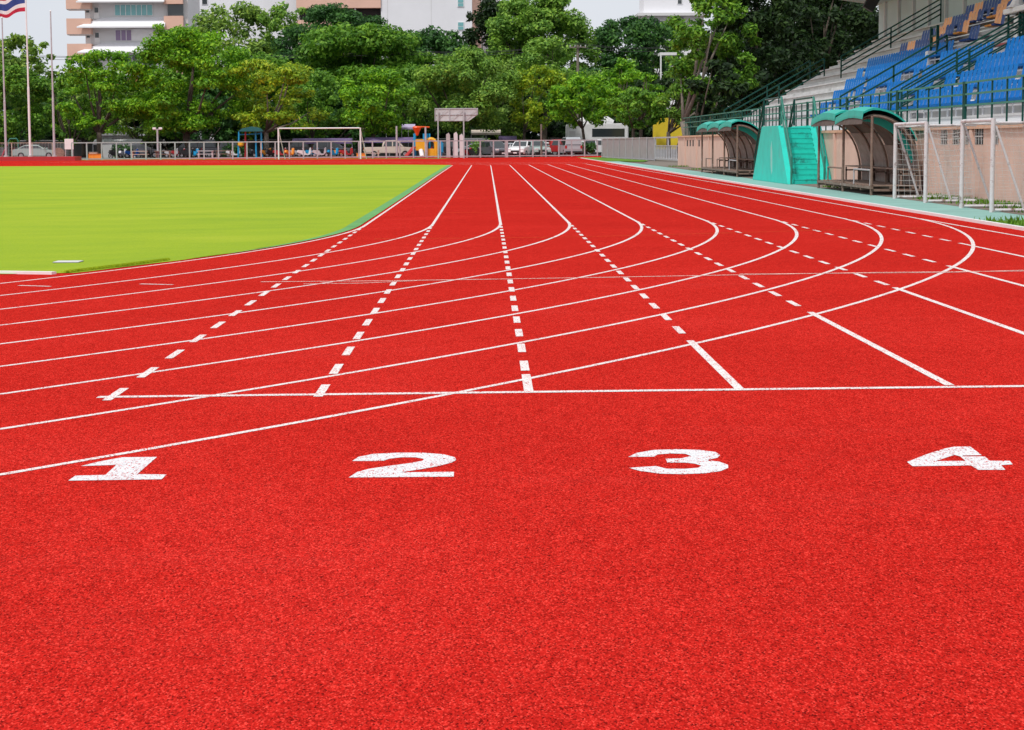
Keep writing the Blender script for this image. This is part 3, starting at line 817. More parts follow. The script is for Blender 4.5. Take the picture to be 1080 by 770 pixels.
# board on two legs
a, b = at(458.5, 128, 191), at(504, 114, 191)
t = thing('sign_board', 'grey white board seen from behind on two tall legs', 'board', (a.x, 191, .05))
w = b.x-a.x; z0, z1 = a.z-.05, b.z-.05
MB().prism([(0, z0), (w*.78, z0), (w, z0+(z1-z0)*.5), (w, z1), (0, z1)], 'y', 0, .05).build('panel', M_concl, t)
m2 = MB()
for z in (z0+.05, (z0+z1)/2, z1-.05): m2.b2(0, w*.98 if z > z0+.1 else w*.76, -.05, -.002, z-.03, z+.03)
for x in (.03, w*.34, w*.66, w*.97): m2.b2(x-.03, x+.03, -.09, -.052, z0 if x < w*.8 else z0+.6, z1)
for x in (.03, w*.36, w*.68): m2.bar((x, -.11, z0+.1), (x+w*.28, -.11, z1-.1), .03)
m2.build('frame', M_galv, t)
for x in (.30, w*.67): MB().b2(x-.055, x+.055, -.26, -.15, 0, z1-.1).build('leg', M_galv, t)
for (px, yt, lab) in ((418.5, 133, 'grey post left of the playground set'), (166.5, 136, 'white lamp post with two floodlights behind the left part of the fence'), (449, 134, 'grey post just right of the playground set'), (571, 131, 'pale concrete post between the parked white and red cars')):
    b = base(px, 206); h = at(px, yt, 206).z-b.z
    t = thing('post', lab, 'post', b)
    MB().tube([(0, 0, 0), (0, 0, h)], [.11, .09], 8).build('shaft', M_galv if px < 500 else M_barkl, t)
    if px == 166.5:
        for s in (-1, 1): MB().box((s*.3, 0, h+.05), (.34, .2, .2)).build('floodlight', M_white, t, bevel=.02)
        MB().bar((-.4, 0, h-.08), (.4, 0, h-.08), .05).build('cross_arm', M_galv, t)

# utility poles with wires
def upole(px, ytop, Y, lab):
    b = base(px, Y); h = at(px, ytop, Y).z-b.z
    t = thing('utility_pole', lab, 'utility pole', b, 0, 'utility poles between the trees')
    MB().tube([(0, 0, 0), (0, 0, h)], [.2, .14], 8).build('shaft', M_barkl, t)
    c = MB().b2(-.9, .9, -.28, -.16, h-.32, h-.18).build('cross_arm', M_barkl, t)
    for x in (-.8, -.3, .3, .8): MB().cyl((x, -.22, h-.09), .06, .17, n=8).build('insulator', M_galv, c)
    return Vector((b.x, b.y-.22, b.z+h-.02))
u1 = upole(609.5, 47.5, 224, 'tall concrete utility pole with a cross arm between the far trees, right')
u2 = upole(422, 55, 248, 'utility pole whose top just shows above the trees, left')
u0 = Vector((u2.x-45, u2.y+2, u2.z-.3)); u3 = at(735, 47.5, 224)
mb = MB()
for dx in (-.8, .8, .3):
    for A_, B_ in ((u0, u2), (u2, u1), (u1, u3)):
        pts = [A_.lerp(B_, k/10)+Vector((dx*.2, dx*.2, dx*.25-.5*math.sin(math.pi*k/10))) for k in range(11)]
        mb.tube(pts, .022, 4)
tag(mb.build('power_lines', M_black), 'thin overhead wires strung between the utility poles in front of the trees', 'wires')

# ------------------------------------------------------------------ vehicles
def car(label, loc, rz, paint, kind='suv', group='parked cars behind the fence'):
    """length along local x, front at +x"""
    t = thing('parked_car', label, 'car', loc, rz, group)
    m = MATS.get(paint[0]) or plain(paint[0], paint[1], .25, .03, 1., spec=.6)
    if kind == 'suv':
        L, W, Hh = 4.4, 1.75, 1.62
        low = [(-2.15, .32), (-2.2, .6), (-2.18, .98), (-1.2, 1.02), (.95, 1.0), (1.85, .92), (2.15, .75), (2.2, .5), (2.12, .3)]
        roof = [(-2.12, .99), (-1.95, 1.42), (-1.55, 1.58), (-.2, 1.62), (.35, 1.55), (1.0, 1.01)]
    elif kind == 'sedan':
        L, W, Hh = 4.5, 1.72, 1.42
        low = [(-2.2, .3), (-2.25, .6), (-2.15, .95), (-1.5, 1.0), (1.0, .95), (1.95, .82), (2.22, .65), (2.22, .4), (2.12, .28)]
        roof = [(-1.75, .99), (-1.1, 1.34), (-.5, 1.42), (.2, 1.40), (1.1, .96)]
    elif kind == 'van':
        L, W, Hh = 4.6, 1.8, 1.9
        low = [(-2.25, .32), (-2.3, .7), (-2.28, 1.05), (1.2, 1.05), (1.95, .98), (2.25, .8), (2.3, .5), (2.2, .3)]
        roof = [(-2.26, 1.04), (-2.2, 1.7), (-1.9, 1.86), (.4, 1.88), (.9, 1.75), (1.6, 1.04)]
    else:   # pickup
        L, W, Hh = 5.1, 1.75, 1.7
        low = [(-2.5, .45), (-2.55, .7), (-2.52, 1.02), (1.3, 1.04), (2.2, .98), (2.5, .8), (2.52, .5), (2.4, .38)]
        roof = [(-.75, 1.03), (-.65, 1.5), (-.4, 1.68), (.55, 1.7), (.85, 1.62), (1.4, 1.05)]
    def sec(poly, w0, w1, zref):
        mb = MB(); n = len(poly)
        def wy(z): 
            k = min(1, max(0, (z-zref[0])/(zref[1]-zref[0]))); return (w0+(w1-w0)*k)/2
        vs = [(x, -wy(z), z) for x, z in poly]+[(x, wy(z), z) for x, z in poly]
        return mb.add(vs, [tuple(range(n))[::-1], tuple(range(n, 2*n))]+[(i, (i+1) % n, n+(i+1) % n, n+i) for i in range(n)])
    sec(low, W, W*.97, (.3, 1.05)).build('body', m, t, bevel=.05)
    cab = sec(roof, W*.95, W*.76, (.98, Hh)).build('cabin', m, t, bevel=.03)
    zb, zt = roof[0][1]+.06, Hh-.12
    xs0, xs1 = roof[0][0], roof[-1][0]
    def rx(z, side): # x on the roof outline at height z
        P = roof if side < 0 else roof[::-1]
        for k in range(len(P)-1):
            if P[k][1] <= z <= P[k+1][1]: u = (z-P[k][1])/(P[k+1][1]-P[k][1]+1e-9); return P[k][0]+u*(P[k+1][0]-P[k][0])
        return P[-1][0]
    wq = lambda z: (W*.95+(W*.76-W*.95)*min(1, max(0, (z-.98)/(Hh-.98))))/2+.006
    xa0, xa1, xb0, xb1 = rx(zb, -1)+.12, rx(zt, -1)+.12, rx(zb, 1)-.16, rx(zt, 1)-.14
    xm0 = (xa0+xb0)/2
    for s in (-1, 1):
        for (a0, a1, b1, b0) in ((xa0, xa1, xm0-.05, xm0-.05), (xm0+.05, xm0+.05, xb1, xb0)):
            if b0-a0 < .2: continue
            MB().add([(a0, s*wq(zb), zb), (b0, s*wq(zb), zb), (b1, s*wq(zt), zt), (a1, s*wq(zt), zt), (a0, s*wq(zb)-s*.03, zb), (b0, s*wq(zb)-s*.03, zb), (b1, s*wq(zt)-s*.03, zt), (a1, s*wq(zt)-s*.03, zt)], [(0, 1, 2, 3), (7, 6, 5, 4), (0, 4, 5, 1), (1, 5, 6, 2), (2, 6, 7, 3), (3, 7, 4, 0)]).build('side_window', M_glass, t)
    for s, nm in ((1, 'windscreen'), (-1, 'rear_window')):
        zl, zh = zb+.02, zt+.03
        x0, x1 = rx(zl, s)+.012*s, rx(zh, s)+.012*s
        w0, w1 = wq(zl)-.1, wq(zh)-.1
        MB().add([(x0, -w0, zl), (x0, w0, zl), (x1, w1, zh), (x1, -w1, zh), (x0-.03*s, -w0, zl), (x0-.03*s, w0, zl), (x1-.03*s, w1, zh), (x1-.03*s, -w1, zh)], [(0, 1, 2, 3), (7, 6, 5, 4), (0, 4, 5, 1), (1, 5, 6, 2), (2, 6, 7, 3), (3, 7, 4, 0)]).build(nm, M_glass, t)
    wx = L*.30
    for x in (-wx, wx):
        for s in (-1, 1):
            w = MB().cyl((x, s*(W/2-.11), .33), .33, .22, 'y', 18).build('wheel', M_tyre, t)
            MB().cyl((x, s*(W/2+.004), .33), .19, .02, 'y', 12).build('rim', M_rim, w)
    for s in (-1, 1):
        MB().box((L/2-.08, s*W*.36, .76), (.1, .36, .17)).build('headlight', M_chrome, t, bevel=.02)
        MB().box((-L/2+.02, s*W*.42, .9), (.08, .2, .3)).build('tail_light', M_redl, t, bevel=.02)
        MB().box((.95, s*(W/2+.09), 1.06), (.12, .2, .13)).build('mirror', m, t, bevel=.02)
    MB().box((L/2+.01, 0, .58), (.05, .9, .16)).build('grille', M_black, t)
    MB().box((L/2-.02, 0, .38), (.12, W*.94, .14)).build('bumper', M_black, t, bevel=.02)
    MB().box((-L/2+.0, 0, .42), (.12, W*.92, .16)).build('bumper', M_black, t, bevel=.02)
    MB().box((L/2+.045, 0, .42), (.015, .36, .12)).build('number_plate', M_white, t)
    if kind == 'pickup':
        MB().b2(-2.4, -.85, -.7, .7, 1.035, 1.06).build('load_bed', M_black, t)
    return t
WHT = ('car_white', (.78, .79, .80)); SIL = ('car_silver', (.42, .45, .48)); RDP = ('car_red', (.45, .02, .02)); GRN = ('car_greenish', (.36, .45, .43)); BGE = ('car_beige', (.58, .52, .44)); BLK = ('car_black', (.02, .02, .025)); DRK = ('car_dark_grey', (.11, .11, .13))
def cb(px, Y): b = base(px, Y); return b
car('greenish silver saloon car parked sideways behind the flagpoles', cb(38, 208), R(4), GRN, 'sedan')
car('beige pickup with its white cab beside the playground set', cb(411, 208), R(2), BGE, 'pickup')
car('dark grey car with sloping bonnet facing the track, left end of the car row', cb(522, 208), R(-68), DRK, 'suv')
car('silver saloon parked sideways behind the dark grey car', cb(533, 213.5), R(-170), SIL, 'sedan')
car('white off-road car facing the fence in the middle of the car row', cb(551, 207.5), R(-110), WHT, 'suv')
car('pale green car just right of the white one in the row', cb(566, 208.5), R(-75), GRN, 'suv')
car('red pickup parked sideways behind the concrete post', cb(587, 212), R(6), RDP, 'pickup')
car('silver people carrier seen from behind, right end of the car row', cb(601.5, 207.3), R(96), SIL, 'van')
car('white car half hidden by the grey corrugated fence', cb(632, 209), R(15), WHT, 'suv')
car('black car seen through the bars of the gate', Vector((15.4, 156, .15)), R(-82), BLK, 'suv')
car('black saloon behind the row, between the silver saloon and the white car', cb(543, 218), R(5), BLK, 'sedan')
car('white saloon in the second row behind the pale green car', cb(572, 217), R(175), WHT, 'sedan')
car('white car behind the left side of the parked row, only its roof showing', cb(506, 216), R(10), WHT, 'van')

# coach
def coach():
    b = base(623, 222)
    t = thing('coach', 'large white coach with a dark window band behind the parked cars', 'coach', b)
    x0, x1 = at(597, 140, 222).x-b.x, at(650, 140, 222).x-b.x
    MB().prism([(x0, .35), (x1+1.2, .35), (x1+1.2, 3.0), (x1+.9, 3.3), (x0+.15, 3.3), (x0, 3.15)], 'y', -1.25, 1.25).build('body', M_white, t, bevel=.08)
    MB().b2(x0+2.7, x1+.8, -1.275, -1.252, 1.9, 2.75).build('window_band', M_glass, t)
    MB().b2(x0+.3, x0+.95, -1.275, -1.252, 1.55, 2.5).build('window', M_bgrey, t)
    MB().tube([(x0+1.3, -.2, 3.4), (x0+1.7, -.2, 3.55), (x0+4.4, -.2, 3.6), (x0+5.0, -.2, 3.4)], [.3, .45, .45, .25], 10).build('roof_unit', M_white, t)
    for x in (x0+1.1, x1-.6):
        w = MB().cyl((x, -1.13, .48), .48, .3, 'y', 16).build('wheel', M_tyre, t); MB().cyl((x, -1.29, .48), .26, .02, 'y', 12).build('rim', M_rim, w)
coach()
# scooters
def scooter(loc, rz, label, m):
    t = thing('motor_scooter', label, 'scooter', loc, rz, 'scooters parked behind the fence')
    for x in (-.62, .62):
        w = MB().tube([(x+.25*math.cos(a), 0, .28+.25*math.sin(a)) for a in [k*math.pi/8 for k in range(17)]], .045, 6, False).build('wheel', M_tyre, t)
        MB().cyl((x, 0, .28), .12, .08, 'y', 10).build('rim', M_rim, w)
    MB().prism([(-.85, .55), (-.75, .78), (-.1, .72), (.05, .42), (.35, .40), (.45, .95), (.55, .98), (.62, .5), (.35, .27), (-.3, .27), (-.5, .4)], 'y', -.13, .13).build('body', m, t, bevel=.02)
    MB().box((-.38, 0, .80), (.72, .26, .09)).build('seat', M_black, t, bevel=.03)
    MB().tube([(.60, 0, .32), (.45, 0, 1.0)], .035, 8).build('fork', M_rim, t)
    MB().tube([(.42, -.33, 1.04), (.47, 0, 1.0), (.42, .33, 1.04)], .02, 6).build('handlebar', M_black, t)
    MB().cyl((.53, 0, .92), .08, .06, 'x', 10).build('headlight', M_chrome, t)
    for s in (-1, 1): MB().tube([(.44, s*.25, 1.03), (.4, s*.3, 1.22)], .008, 4).cyl((.4, s*.3, 1.24), .05, .02, 'x', 8).build('mirror', M_black, t)
    return t
scooter(base(306, 206), R(60), 'orange and black scooter just behind the left goal post', M_oran)
scooter(base(322, 206.5), R(20), 'white scooter parked sideways under the football goal crossbar', M_white)
scooter(base(338, 206), R(-15), 'silver scooter, next right of the white one behind the goal', M_galv)
scooter(base(352, 206.5), R(50), 'blue scooter behind the right half of the football goal', M_cyan)
scooter(base(366, 206), R(30), 'red scooter close to the right goal post', M_redp)
scooter(base(616, 206.5), R(100), 'dark red motorcycle between the silver people carrier and the corrugated fence', plain('maroon', (.2, .015, .03), .4))

sc_base = bpy.data.objects['motor_scooter']
extra = [(286, 'left of the left goal post'), (296, 'behind the foot of the left goal post'), (314, 'between the orange and the white scooter'), (330, 'between the white and the silver scooter'), (345, 'between the silver and the blue scooter'), (359, 'between the blue and the red scooter'), (376, 'just outside the right goal post'), (468, 'behind the left leg of the board'), (477, 'under the middle of the board'), (493, 'right of the board leg'), (500, 'nearest to the dark grey car')]
cols = [M_black, M_redp, M_galv, M_cyan, M_black, M_oran, M_black, M_galv, M_black, M_redp, M_black]
cn = ['black', 'red', 'silver', 'blue', 'black', 'orange', 'black', 'silver', 'black', 'red', 'black']
for (px, where), m_, c_ in zip(extra, cols, cn):
    scooter(base(px, 207.5), R(rng.uniform(-60, 80)), c_+' scooter parked behind the fence '+where, m_)
left_row = [(122, 'black', M_black, 'in front of the grey shed, left one of the pair'), (130, 'silver', M_galv, 'in front of the grey shed, right one of the pair'), (140, 'dark blue', M_blued, 'just left of the tan picnic table'),
            (157, 'black', M_black, 'between the tan table and the floodlight post'), (182, 'silver', M_galv, 'just right of the brown table under the big trunk'), (189, 'red', M_redp, 'left of the thick trunk'), (198, 'black', M_black, 'before the thick tree trunk'),
            (206, 'blue', M_cyan, 'right of the thick trunk'), (226, 'black', M_black, 'between the pale and the brown picnic table'), (247, 'white', M_white, 'right of the brown picnic table near the climbing frame'), (275, 'black', M_black, 'right beside the climbing frame'), (281, 'orange', M_oran, 'at the trunk of the olive tree')]
for px, c_, m_, where in left_row:
    scooter(base(px, 208.5), R(rng.uniform(-80, 80)), c_+' scooter parked '+where, m_)
for k, (px, rz_, lab, P_, kd) in enumerate(((150, 3, 'dark grey saloon parked sideways behind the tan picnic table', DRK, 'sedan'), (205, 184, 'black people carrier parked behind the thick tree trunk', BLK, 'van'), (240, 2, 'dark grey pickup parked behind the brown table near the climbing frame', DRK, 'pickup'),
        (318, 185, 'black pickup behind the scooters in the left half of the goal', BLK, 'pickup'), (352, 4, 'dark grey hatchback behind the scooters in the right half of the goal', DRK, 'suv'), (478, 3, 'black car behind the leaning panels under the board', BLK, 'suv'), (500, 182, 'silver saloon between the board and the dark grey car', SIL, 'sedan'))):
    car(lab, cb(px, 213.5), R(rz_), P_, kd)
# playground set
b = base(440, 206.5)
t = thing('playground_set', 'plastic playground set with yellow panels, red slide and orange funnel roof', 'playground set', b)
def X(px): return at(px, 160, 206.5).x-b.x
def Z(py): return at(440, py, 206.5).z-b.z
for px in (437.5, 447.5): MB().tube([(X(px), 0, 0), (X(px), 0, Z(141))], .14, 10).build('post', M_cyan, t)
for px in (450.2, 453): MB().tube([(X(px), .6, 0), (X(px), .6, Z(141))], .10, 10).build('post', M_cyan, t)
MB().box(((X(438)+X(448))/2, -.1, (Z(147)+Z(159))/2), (X(448)-X(438), .12, Z(147)-Z(159))).build('panel', M_yel, t, bevel=.05)
fx = X(440)
MB().tube([(fx, 0, Z(143)), (fx, 0, Z(139)), (fx, 0, Z(134.5)), (fx, 0, Z(133.5))], [.12, .25, .46, .40], 12).build('roof_funnel', M_ored, t)
MB().tube([(X(437), 0, Z(133.6)), (X(453), .5, Z(134.2))], .07, 8).build('top_bar', M_ored, t)
am = MB(); ax = X(454.5); ar = X(460)-ax
am.tube([(ax-ar*1.0, -.1, 0)]+[(ax-ar*math.cos(a), -.1, Z(153)+ar*1.1*math.sin(a)) for a in [k*math.pi/8 for k in range(9)]]+[(ax+ar, -.1, 0)], .20, 8)
am.build('arch', M_yel, t)
MB().box((X(455), -.05, .45), (.7, .12, .8)).build('low_panel', M_yel, t, bevel=.04)
MB().bar((X(437), -.3, Z(155)), (X(428.5), -.9, .12), .5, .12).build('slide', M_redp, t)
MB().tube([(X(444), -.3, Z(158.5)), (X(445.5), -.8, .05)], .22, 10).build('tube', M_white, t)
for px in (462.5, 465): MB().tube([(X(px), .4, 0), (X(px), .4, Z(149))], .12, 8).build('post', M_cyan, t)
MB().box((X(463.8), .4, Z(156)), (.7, .3, 1.0)).build('panel', M_cyan, t, bevel=.05)
# second play set at the left
b = base(265, 208)
t = thing('climbing_frame', 'blue climbing frame with a yellow ball and teal cover between two trees', 'climbing frame', b)
for x in (-1.3, -.6, .5, 1.1): MB().tube([(x, 0, 0), (x*.9, 0, 2.6)], .09, 8).build('post', M_cyan if x != -.6 else M_redp, t)
MB().tube([(-1.2, 0, 2.3), (1.1, 0, 2.4)], .06, 8).build('beam', M_cyan, t)
MB().tube([(-1.0, -.2, 1.1), (-1.0, -.2, 1.25), (-1.0, -.2, 1.5), (-1.0, -.2, 1.62)], [.1, .3, .3, .1], 12).build('ball', M_yel, t)
MB().prism([(-1.2, 2.62), (1.2, 2.62), (.9, 2.95), (.1, 3.1), (-.8, 2.9)], 'y', -.8, .8).build('cover', plain('teal_cover', (.01, .12, .13), .7), t)
# left: green loop frame, red board, signboards
b = base(13.5, 206)
t = thing('green_loop_frame', 'green tubular loop frame between the first two flagpoles', 'frame', b)
MB().tube([(-.4, 0, 0), (-.4, 0, 1.75), (-.25, 0, 2.0), (.4, 0, 2.02), (.55, 0, 1.8), (.55, 0, 1.1)], .06, 8).build('tube', M_raill, t)
b = base(5, 206)
t = thing('red_slide', 'dark red slide board by the leftmost flagpole', 'slide', b)
MB().bar((-.35, 0, .1), (.3, 0, 1.45), .5, .1).build('chute', plain('rose_red', (.45, .06, .10), .5), t); MB().tube([(.3, 0, 0), (.3, 0, 1.4)], .05, 6).build('leg', M_rail, t)
b = base(73, 200)
t = thing('notice_board', 'white notice board on two legs right of the bare flagpole', 'board', b)
MB().b2(-.42, .42, -.04, .04, .95, 1.95).build('board', M_white, t, bevel=.015)
for x in (-.35, .35): MB().b2(x-.03, x+.03, -.03, .03, 0, .949).build('leg', M_galv, t)
for px, m, w, h, lab in ((100.5, M_oran, 1.25, .45, 'low orange plastic crate behind the left part of the fence'), (98.5, M_beige, .75, .62, 'beige box behind the orange crate near the fence'), (381, M_oran, .9, .4, 'low orange crate just right of the football goal')):
    Yb = 204.6 if m is M_beige else 203.2
    b = base(px, Yb); t = thing('storage_crate', lab, 'crate', b)
    MB().b2(-w/2, w/2, -.3, .3, 0, h).build('tub', m, t, bevel=.03); MB().b2(-w/2-.04, w/2+.04, -.34, .34, h+.001, h+.05).build('lid', m, t, bevel=.01)
b = base(62, 204)
t = thing('cable_drum', 'brown wooden cable drum behind the fence near the notice board', 'drum', b)
for y in (-.2, .2): MB().cyl((0, y, .55), .55, .06, 'y', 20).build('flange', M_wood, t)
MB().cyl((0, 0, .55), .28, .33, 'y', 16).build('core', M_ored, t)
def table(px, Y, lab, m):
    b = base(px, Y); t = thing('picnic_table', lab, 'table', b, 0, 'wooden tables behind the fence')
    MB().b2(-.8, .8, -.4, .4, .7, .76).build('table_top', m, t)
    for x in (-.65, .65): MB().b2(x-.05, x+.05, -.3, .3, 0, .699).build('leg', m, t)
    for y in (-.75, .75):
        MB().b2(-.8, .8, y-.12, y+.12, .4, .45).build('bench', m, t)
table(147, 205, 'tan picnic table left of the lamp post with floodlights', M_beige)
table(172, 206, 'brown picnic table beneath the big trunk, right of the lamp post', M_wood)
table(217, 205, 'pale picnic table behind the fence between the second and third trunk', M_concl)
table(236, 207, 'brown picnic table close left of the teal covered climbing frame', M_wood)
table(392, 205, 'tan picnic table in front of the beige pickup', M_beige)
# white slatted panels right of the board
for px, yt, lab in ((473, 140, 'grey round topped stone marker behind the fence under the board'), (481, 139, 'leaning white panel between the legs of the board'), (487, 141, 'thin white upright panel by the right leg of the board')):
    b = base(px, 206); h = at(px, yt, 206).z-b.z
    t = thing('leaning_panel', lab, 'panel', b)
    MB().prism([(-.2, 0), (.2, 0), (.16, h*.9), (.03, h), (-.22, h*.93)], 'y', 0, .08).build('sheet', M_bgrey if px > 475 else M_conc, t, bevel=.01)
    MB().bar((0, .1, h*.8), (.1, .7, 0), .05).build('prop', M_galv, t)
# awnings
def awning(px0, px1, yt, Y, lab, m, rise=.35):
    a, b = at(px0, yt, Y), at(px1, yt, Y); g = H(a.x, Y); w = b.x-a.x; h = a.z-g
    t = thing('awning', lab, 'awning', (a.x, Y, g), 0, 'awnings under the trees')
    MB().add([(0, -1.2, h-.35), (w, -1.2, h-.35), (w, 0, h), (0, 0, h), (w, 1.2, h-.4), (0, 1.2, h-.4), (0, -1.2, h-.55), (w, -1.2, h-.55)], [(0, 1, 2, 3), (3, 2, 4, 5), (6, 7, 1, 0)]).build('cover', m, t)
    n = max(2, int(w/2.5))
    for k in range(n+1): MB().tube([(w*k/n, -1.1, 0), (w*k/n, -1.1, h-.55)], .04, 6).build('pole', M_galv, t)
awning(309, 372, 146, 214, 'long purple awning behind the football goal', M_purple)
awning(385, 437, 145, 213, 'purple awning above the beige pickup', M_purple)
awning(424, 438, 131, 220, 'small lilac awning left of the orange funnel roof', plain('lilac', (.5, .42, .62), .8))
awning(526, 545, 143.5, 219, 'purple awning above the dark grey and silver cars', M_purple)
awning(497, 528, 137, 224, 'cream awning behind the left end of the car row', M_beige)
awning(100, 150, 147, 216, 'grey white awning under the leftmost spreading tree', M_concl)
awning(382, 408, 134, 226, 'brown thatched awning left of the playground set', M_wood)

# small buildings behind the trees
def hut(px0, px1, yt, Y, lab, m, roofm, dep=6):
    a, b = at(px0, yt, Y), at(px1, yt, Y); g = 0.1; w = b.x-a.x; h = a.z-g
    t = thing('small_building', lab, 'building', (a.x, Y, g), 0)
    MB().b2(0, w, 0, dep, -.2, h-.5).build('wall', m, t)
    MB().prism([(-.3, h-.5), (w+.3, h-.5), (w*.5, h+.6)], 'y', -.4, dep+.4).build('roof', roofm, t)
    for k in range(max(1, int(w/4))):
        x = 1+4*k
        f = MB().b2(x, x+1.1, -.05, -.002, 1.0, 2.1).build('window', M_white, t); MB().b2(x+.08, x+1.02, -.07, -.052, 1.08, 2.02).build('pane', M_glass, f)
    MB().b2(w*.5-.45, w*.5+.45, -.04, -.002, -.1, 2.0).build('door', M_wood, t)
hut(107, 142, 138, 226, 'pale grey shed behind the left trees', M_bgrey, M_galv)
hut(118, 160, 86, 285, 'house with a terracotta roof showing between the left trees', M_bgrey, M_tiles, 8)
t = thing('yellow_wall', 'bright yellow wall behind the tree trunks right of the corrugated fence', 'wall', (0, 0, 0))
a, b = at(682, 122, 190), at(722, 160, 190)
MB().prism([(a.x+.6, -.2), (b.x, -.2), (b.x, a.z-.5), (a.x+1.4, a.z-.1), (a.x+.6, a.z-.9)], 'y', 190, 190.4).build('panel', M_yelw, t)
MB().b2(a.x, b.x, 189.8, 189.99, -.2, .8).build('plinth', M_conc, t)
t = thing('low_wall', 'dark grey low wall running behind the parked cars and trees', 'wall', (-70, 240, 0))
MB().b2(0, 120, 0, .2, -.3, 1.9).build('wall', plain('dark_render', (.12, .12, .12), .9), t); MB().b2(0, 120, -.05, .25, 1.901, 2.0).build('coping', M_conc, t)

# ------------------------------------------------------------------ tall buildings
def apartment_left():
    Y = 300.; b = at(140, 160, Y); g = 0.
    t = thing('apartment_block', 'pale apartment block with peach balconies behind the left trees', 'building', (b.x, Y, g))
    x = lambda p: at(p, 30, Y).x-b.x
    z = lambda p: at(130, p, Y).z
    hf = z(24)-z(50.5)     # storey
    # local geometry: main wall
    xl, xr = x(90), x(199)
    MB().b2(xl, xr-2.6, 0, 12, 0, z(24)+hf*3.4).build('wall', M_bgrey, t)
    MB().b2(xr-2.6+.01, xr, -.2, 12, 0, z(24)+hf*3.4).build('stair_wall', M_bgrey, t)
    for k in range(-5, 4):
        zt = z(18.5)+hf*k      # top of projecting slab (white canopy)
        s = MB().add([(x(108), 0, zt+.0), (x(176), 0, zt), (x(176), 0, zt-1.0), (x(108), 0, zt-1.0), (x(84), -2.2, zt-1.35), (x(176), -2.2, zt-1.35), (x(176), -2.2, zt-1.55), (x(84), -2.2, zt-1.55)],
                     [(0, 1, 5, 4), (4, 5, 6, 7), (7, 6, 2, 3), (0, 3, 2, 1), (0, 4, 7, 3), (1, 2, 6, 5)])
        s.build('sloping_ledge', M_bwhite, t)
        # peach balcony left
        zb = z(20)+hf*k
        bal = MB(); bal.b2(x(72.5), x(98), -1.6, .6, zb-2.2+.0, zb-.0)
        bal.build('balcony', M_peach, t)
        MB().b2(x(73), x(97.6), -1.5, .55, zb-2.32, zb-2.202).build('balcony_slab', M_bgrey, t)
        # window
        wz = z(16.2)+hf*k
        f = MB().b2(x(121.5), x(161.5), -.12, -.002, wz-.05, wz+1.55).build('window', M_white, t)
        if k == 0: gm, q1 = M_glassc, 161
        elif k == -1: gm, q1 = M_glassp, 139
        else: gm, q1 = M_glass, 161
        pn = MB().b2(x(122), x(q1), -.16, -.122, wz, wz+1.45).build('pane', gm, f)
        mu = MB()
        for j in range(1, 7): xx = x(122)+(x(161)-x(122))*j/7; mu.b2(xx-.04, xx+.04, -.2, -.162, wz, wz+1.45)
        mu.build('mullion', M_white, f)
        for px0, px1 in ((90.5, 95.5), (99.5, 105)):
            d = MB().b2(x(px0), x(px1), -.08, -.002, wz-.5, wz+1.2).build('window', M_white, t); MB().b2(x(px0)+.1, x(px1)-.1, -.11, -.082, wz+.4, wz+1.1).build('pane', M_glass, d)
        # right peach panel and dark window
        MB().b2(x(174.5), x(194.5), -1.3, -.4, z(31.5)+hf*k, z(17.5)+hf*k).build('balcony', M_peach, t)
        MB().b2(x(178), x(194), -.6, -.22, z(17)+hf*k, z(5)+hf*k).build('dark_opening', M_glass, t)
    return t
apartment_left()
def big_block():
    Y = 330.; b = at(350, 160, Y)
    t = thing('white_tower_block', 'large white building with peach balcony bands behind the middle trees', 'building', (b.x, Y, 0))
    x = lambda p: at(p, 30, Y).x-b.x
    z = lambda p: at(350, p, Y).z
    T = z(-40)
    MB().b2(x(196), x(315), 3, 16, 0, T).build('wall', M_bwhite, t)
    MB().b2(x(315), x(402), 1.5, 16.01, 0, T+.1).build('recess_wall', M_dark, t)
    MB().b2(x(402), x(498), 0, 16.02, 0, T+.2).build('gable_wall', M_bwhite, t)
    MB().b2(x(498)+.02, x(507), 2, 15, 0, T+.3).build('balcony_side', M_peach, t)
    MB().b2(x(507)+.02, x(528), 4, 15, 0, z(-2)).build('wing', M_bgrey, t)
    for k in range(-4, 3):
        MB().b2(x(313), x(402)-.02, -.3, 1.2, z(8.5)+k*3.6, z(-3.5)+k*3.6).build('balcony', M_peach, t)
        for px in (313, 343, 374): MB().b2(x(px), x(px+1.5), .2, .8, z(8.5)+k*3.6-1.8, z(8.5)+k*3.6-.01).build('column', M_bwhite, t)
        f = MB().b2(x(482.5), x(489.5), -.1, -.002, z(8)+k*3.6, z(-1)+k*3.6).build('window', M_white, t)
        MB().b2(x(483.2), x(488.8), -.14, -.102, z(7.3)+k*3.6, z(4)+k*3.6).build('pane', M_glassc, f); MB().b2(x(483.2), x(488.8), -.14, -.102, z(3.3)+k*3.6, z(-.4)+k*3.6).build('pane', M_glassc, f)
        f = MB().b2(x(210.5), x(217), 2.9, 2.998, z(3)+k*3.6, z(-3)+k*3.6).build('window', M_white, t); MB().b2(x(211.2), x(216.3), 2.86, 2.898, z(2.4)+k*3.6, z(-2.4)+k*3.6).build('pane', M_glass, f)
    for px in (409, 455): MB().b2(x(px)-.04, x(px)+.04, -.03, -.002, 0, T).build('wall_joint', M_bgrey, t)
big_block()
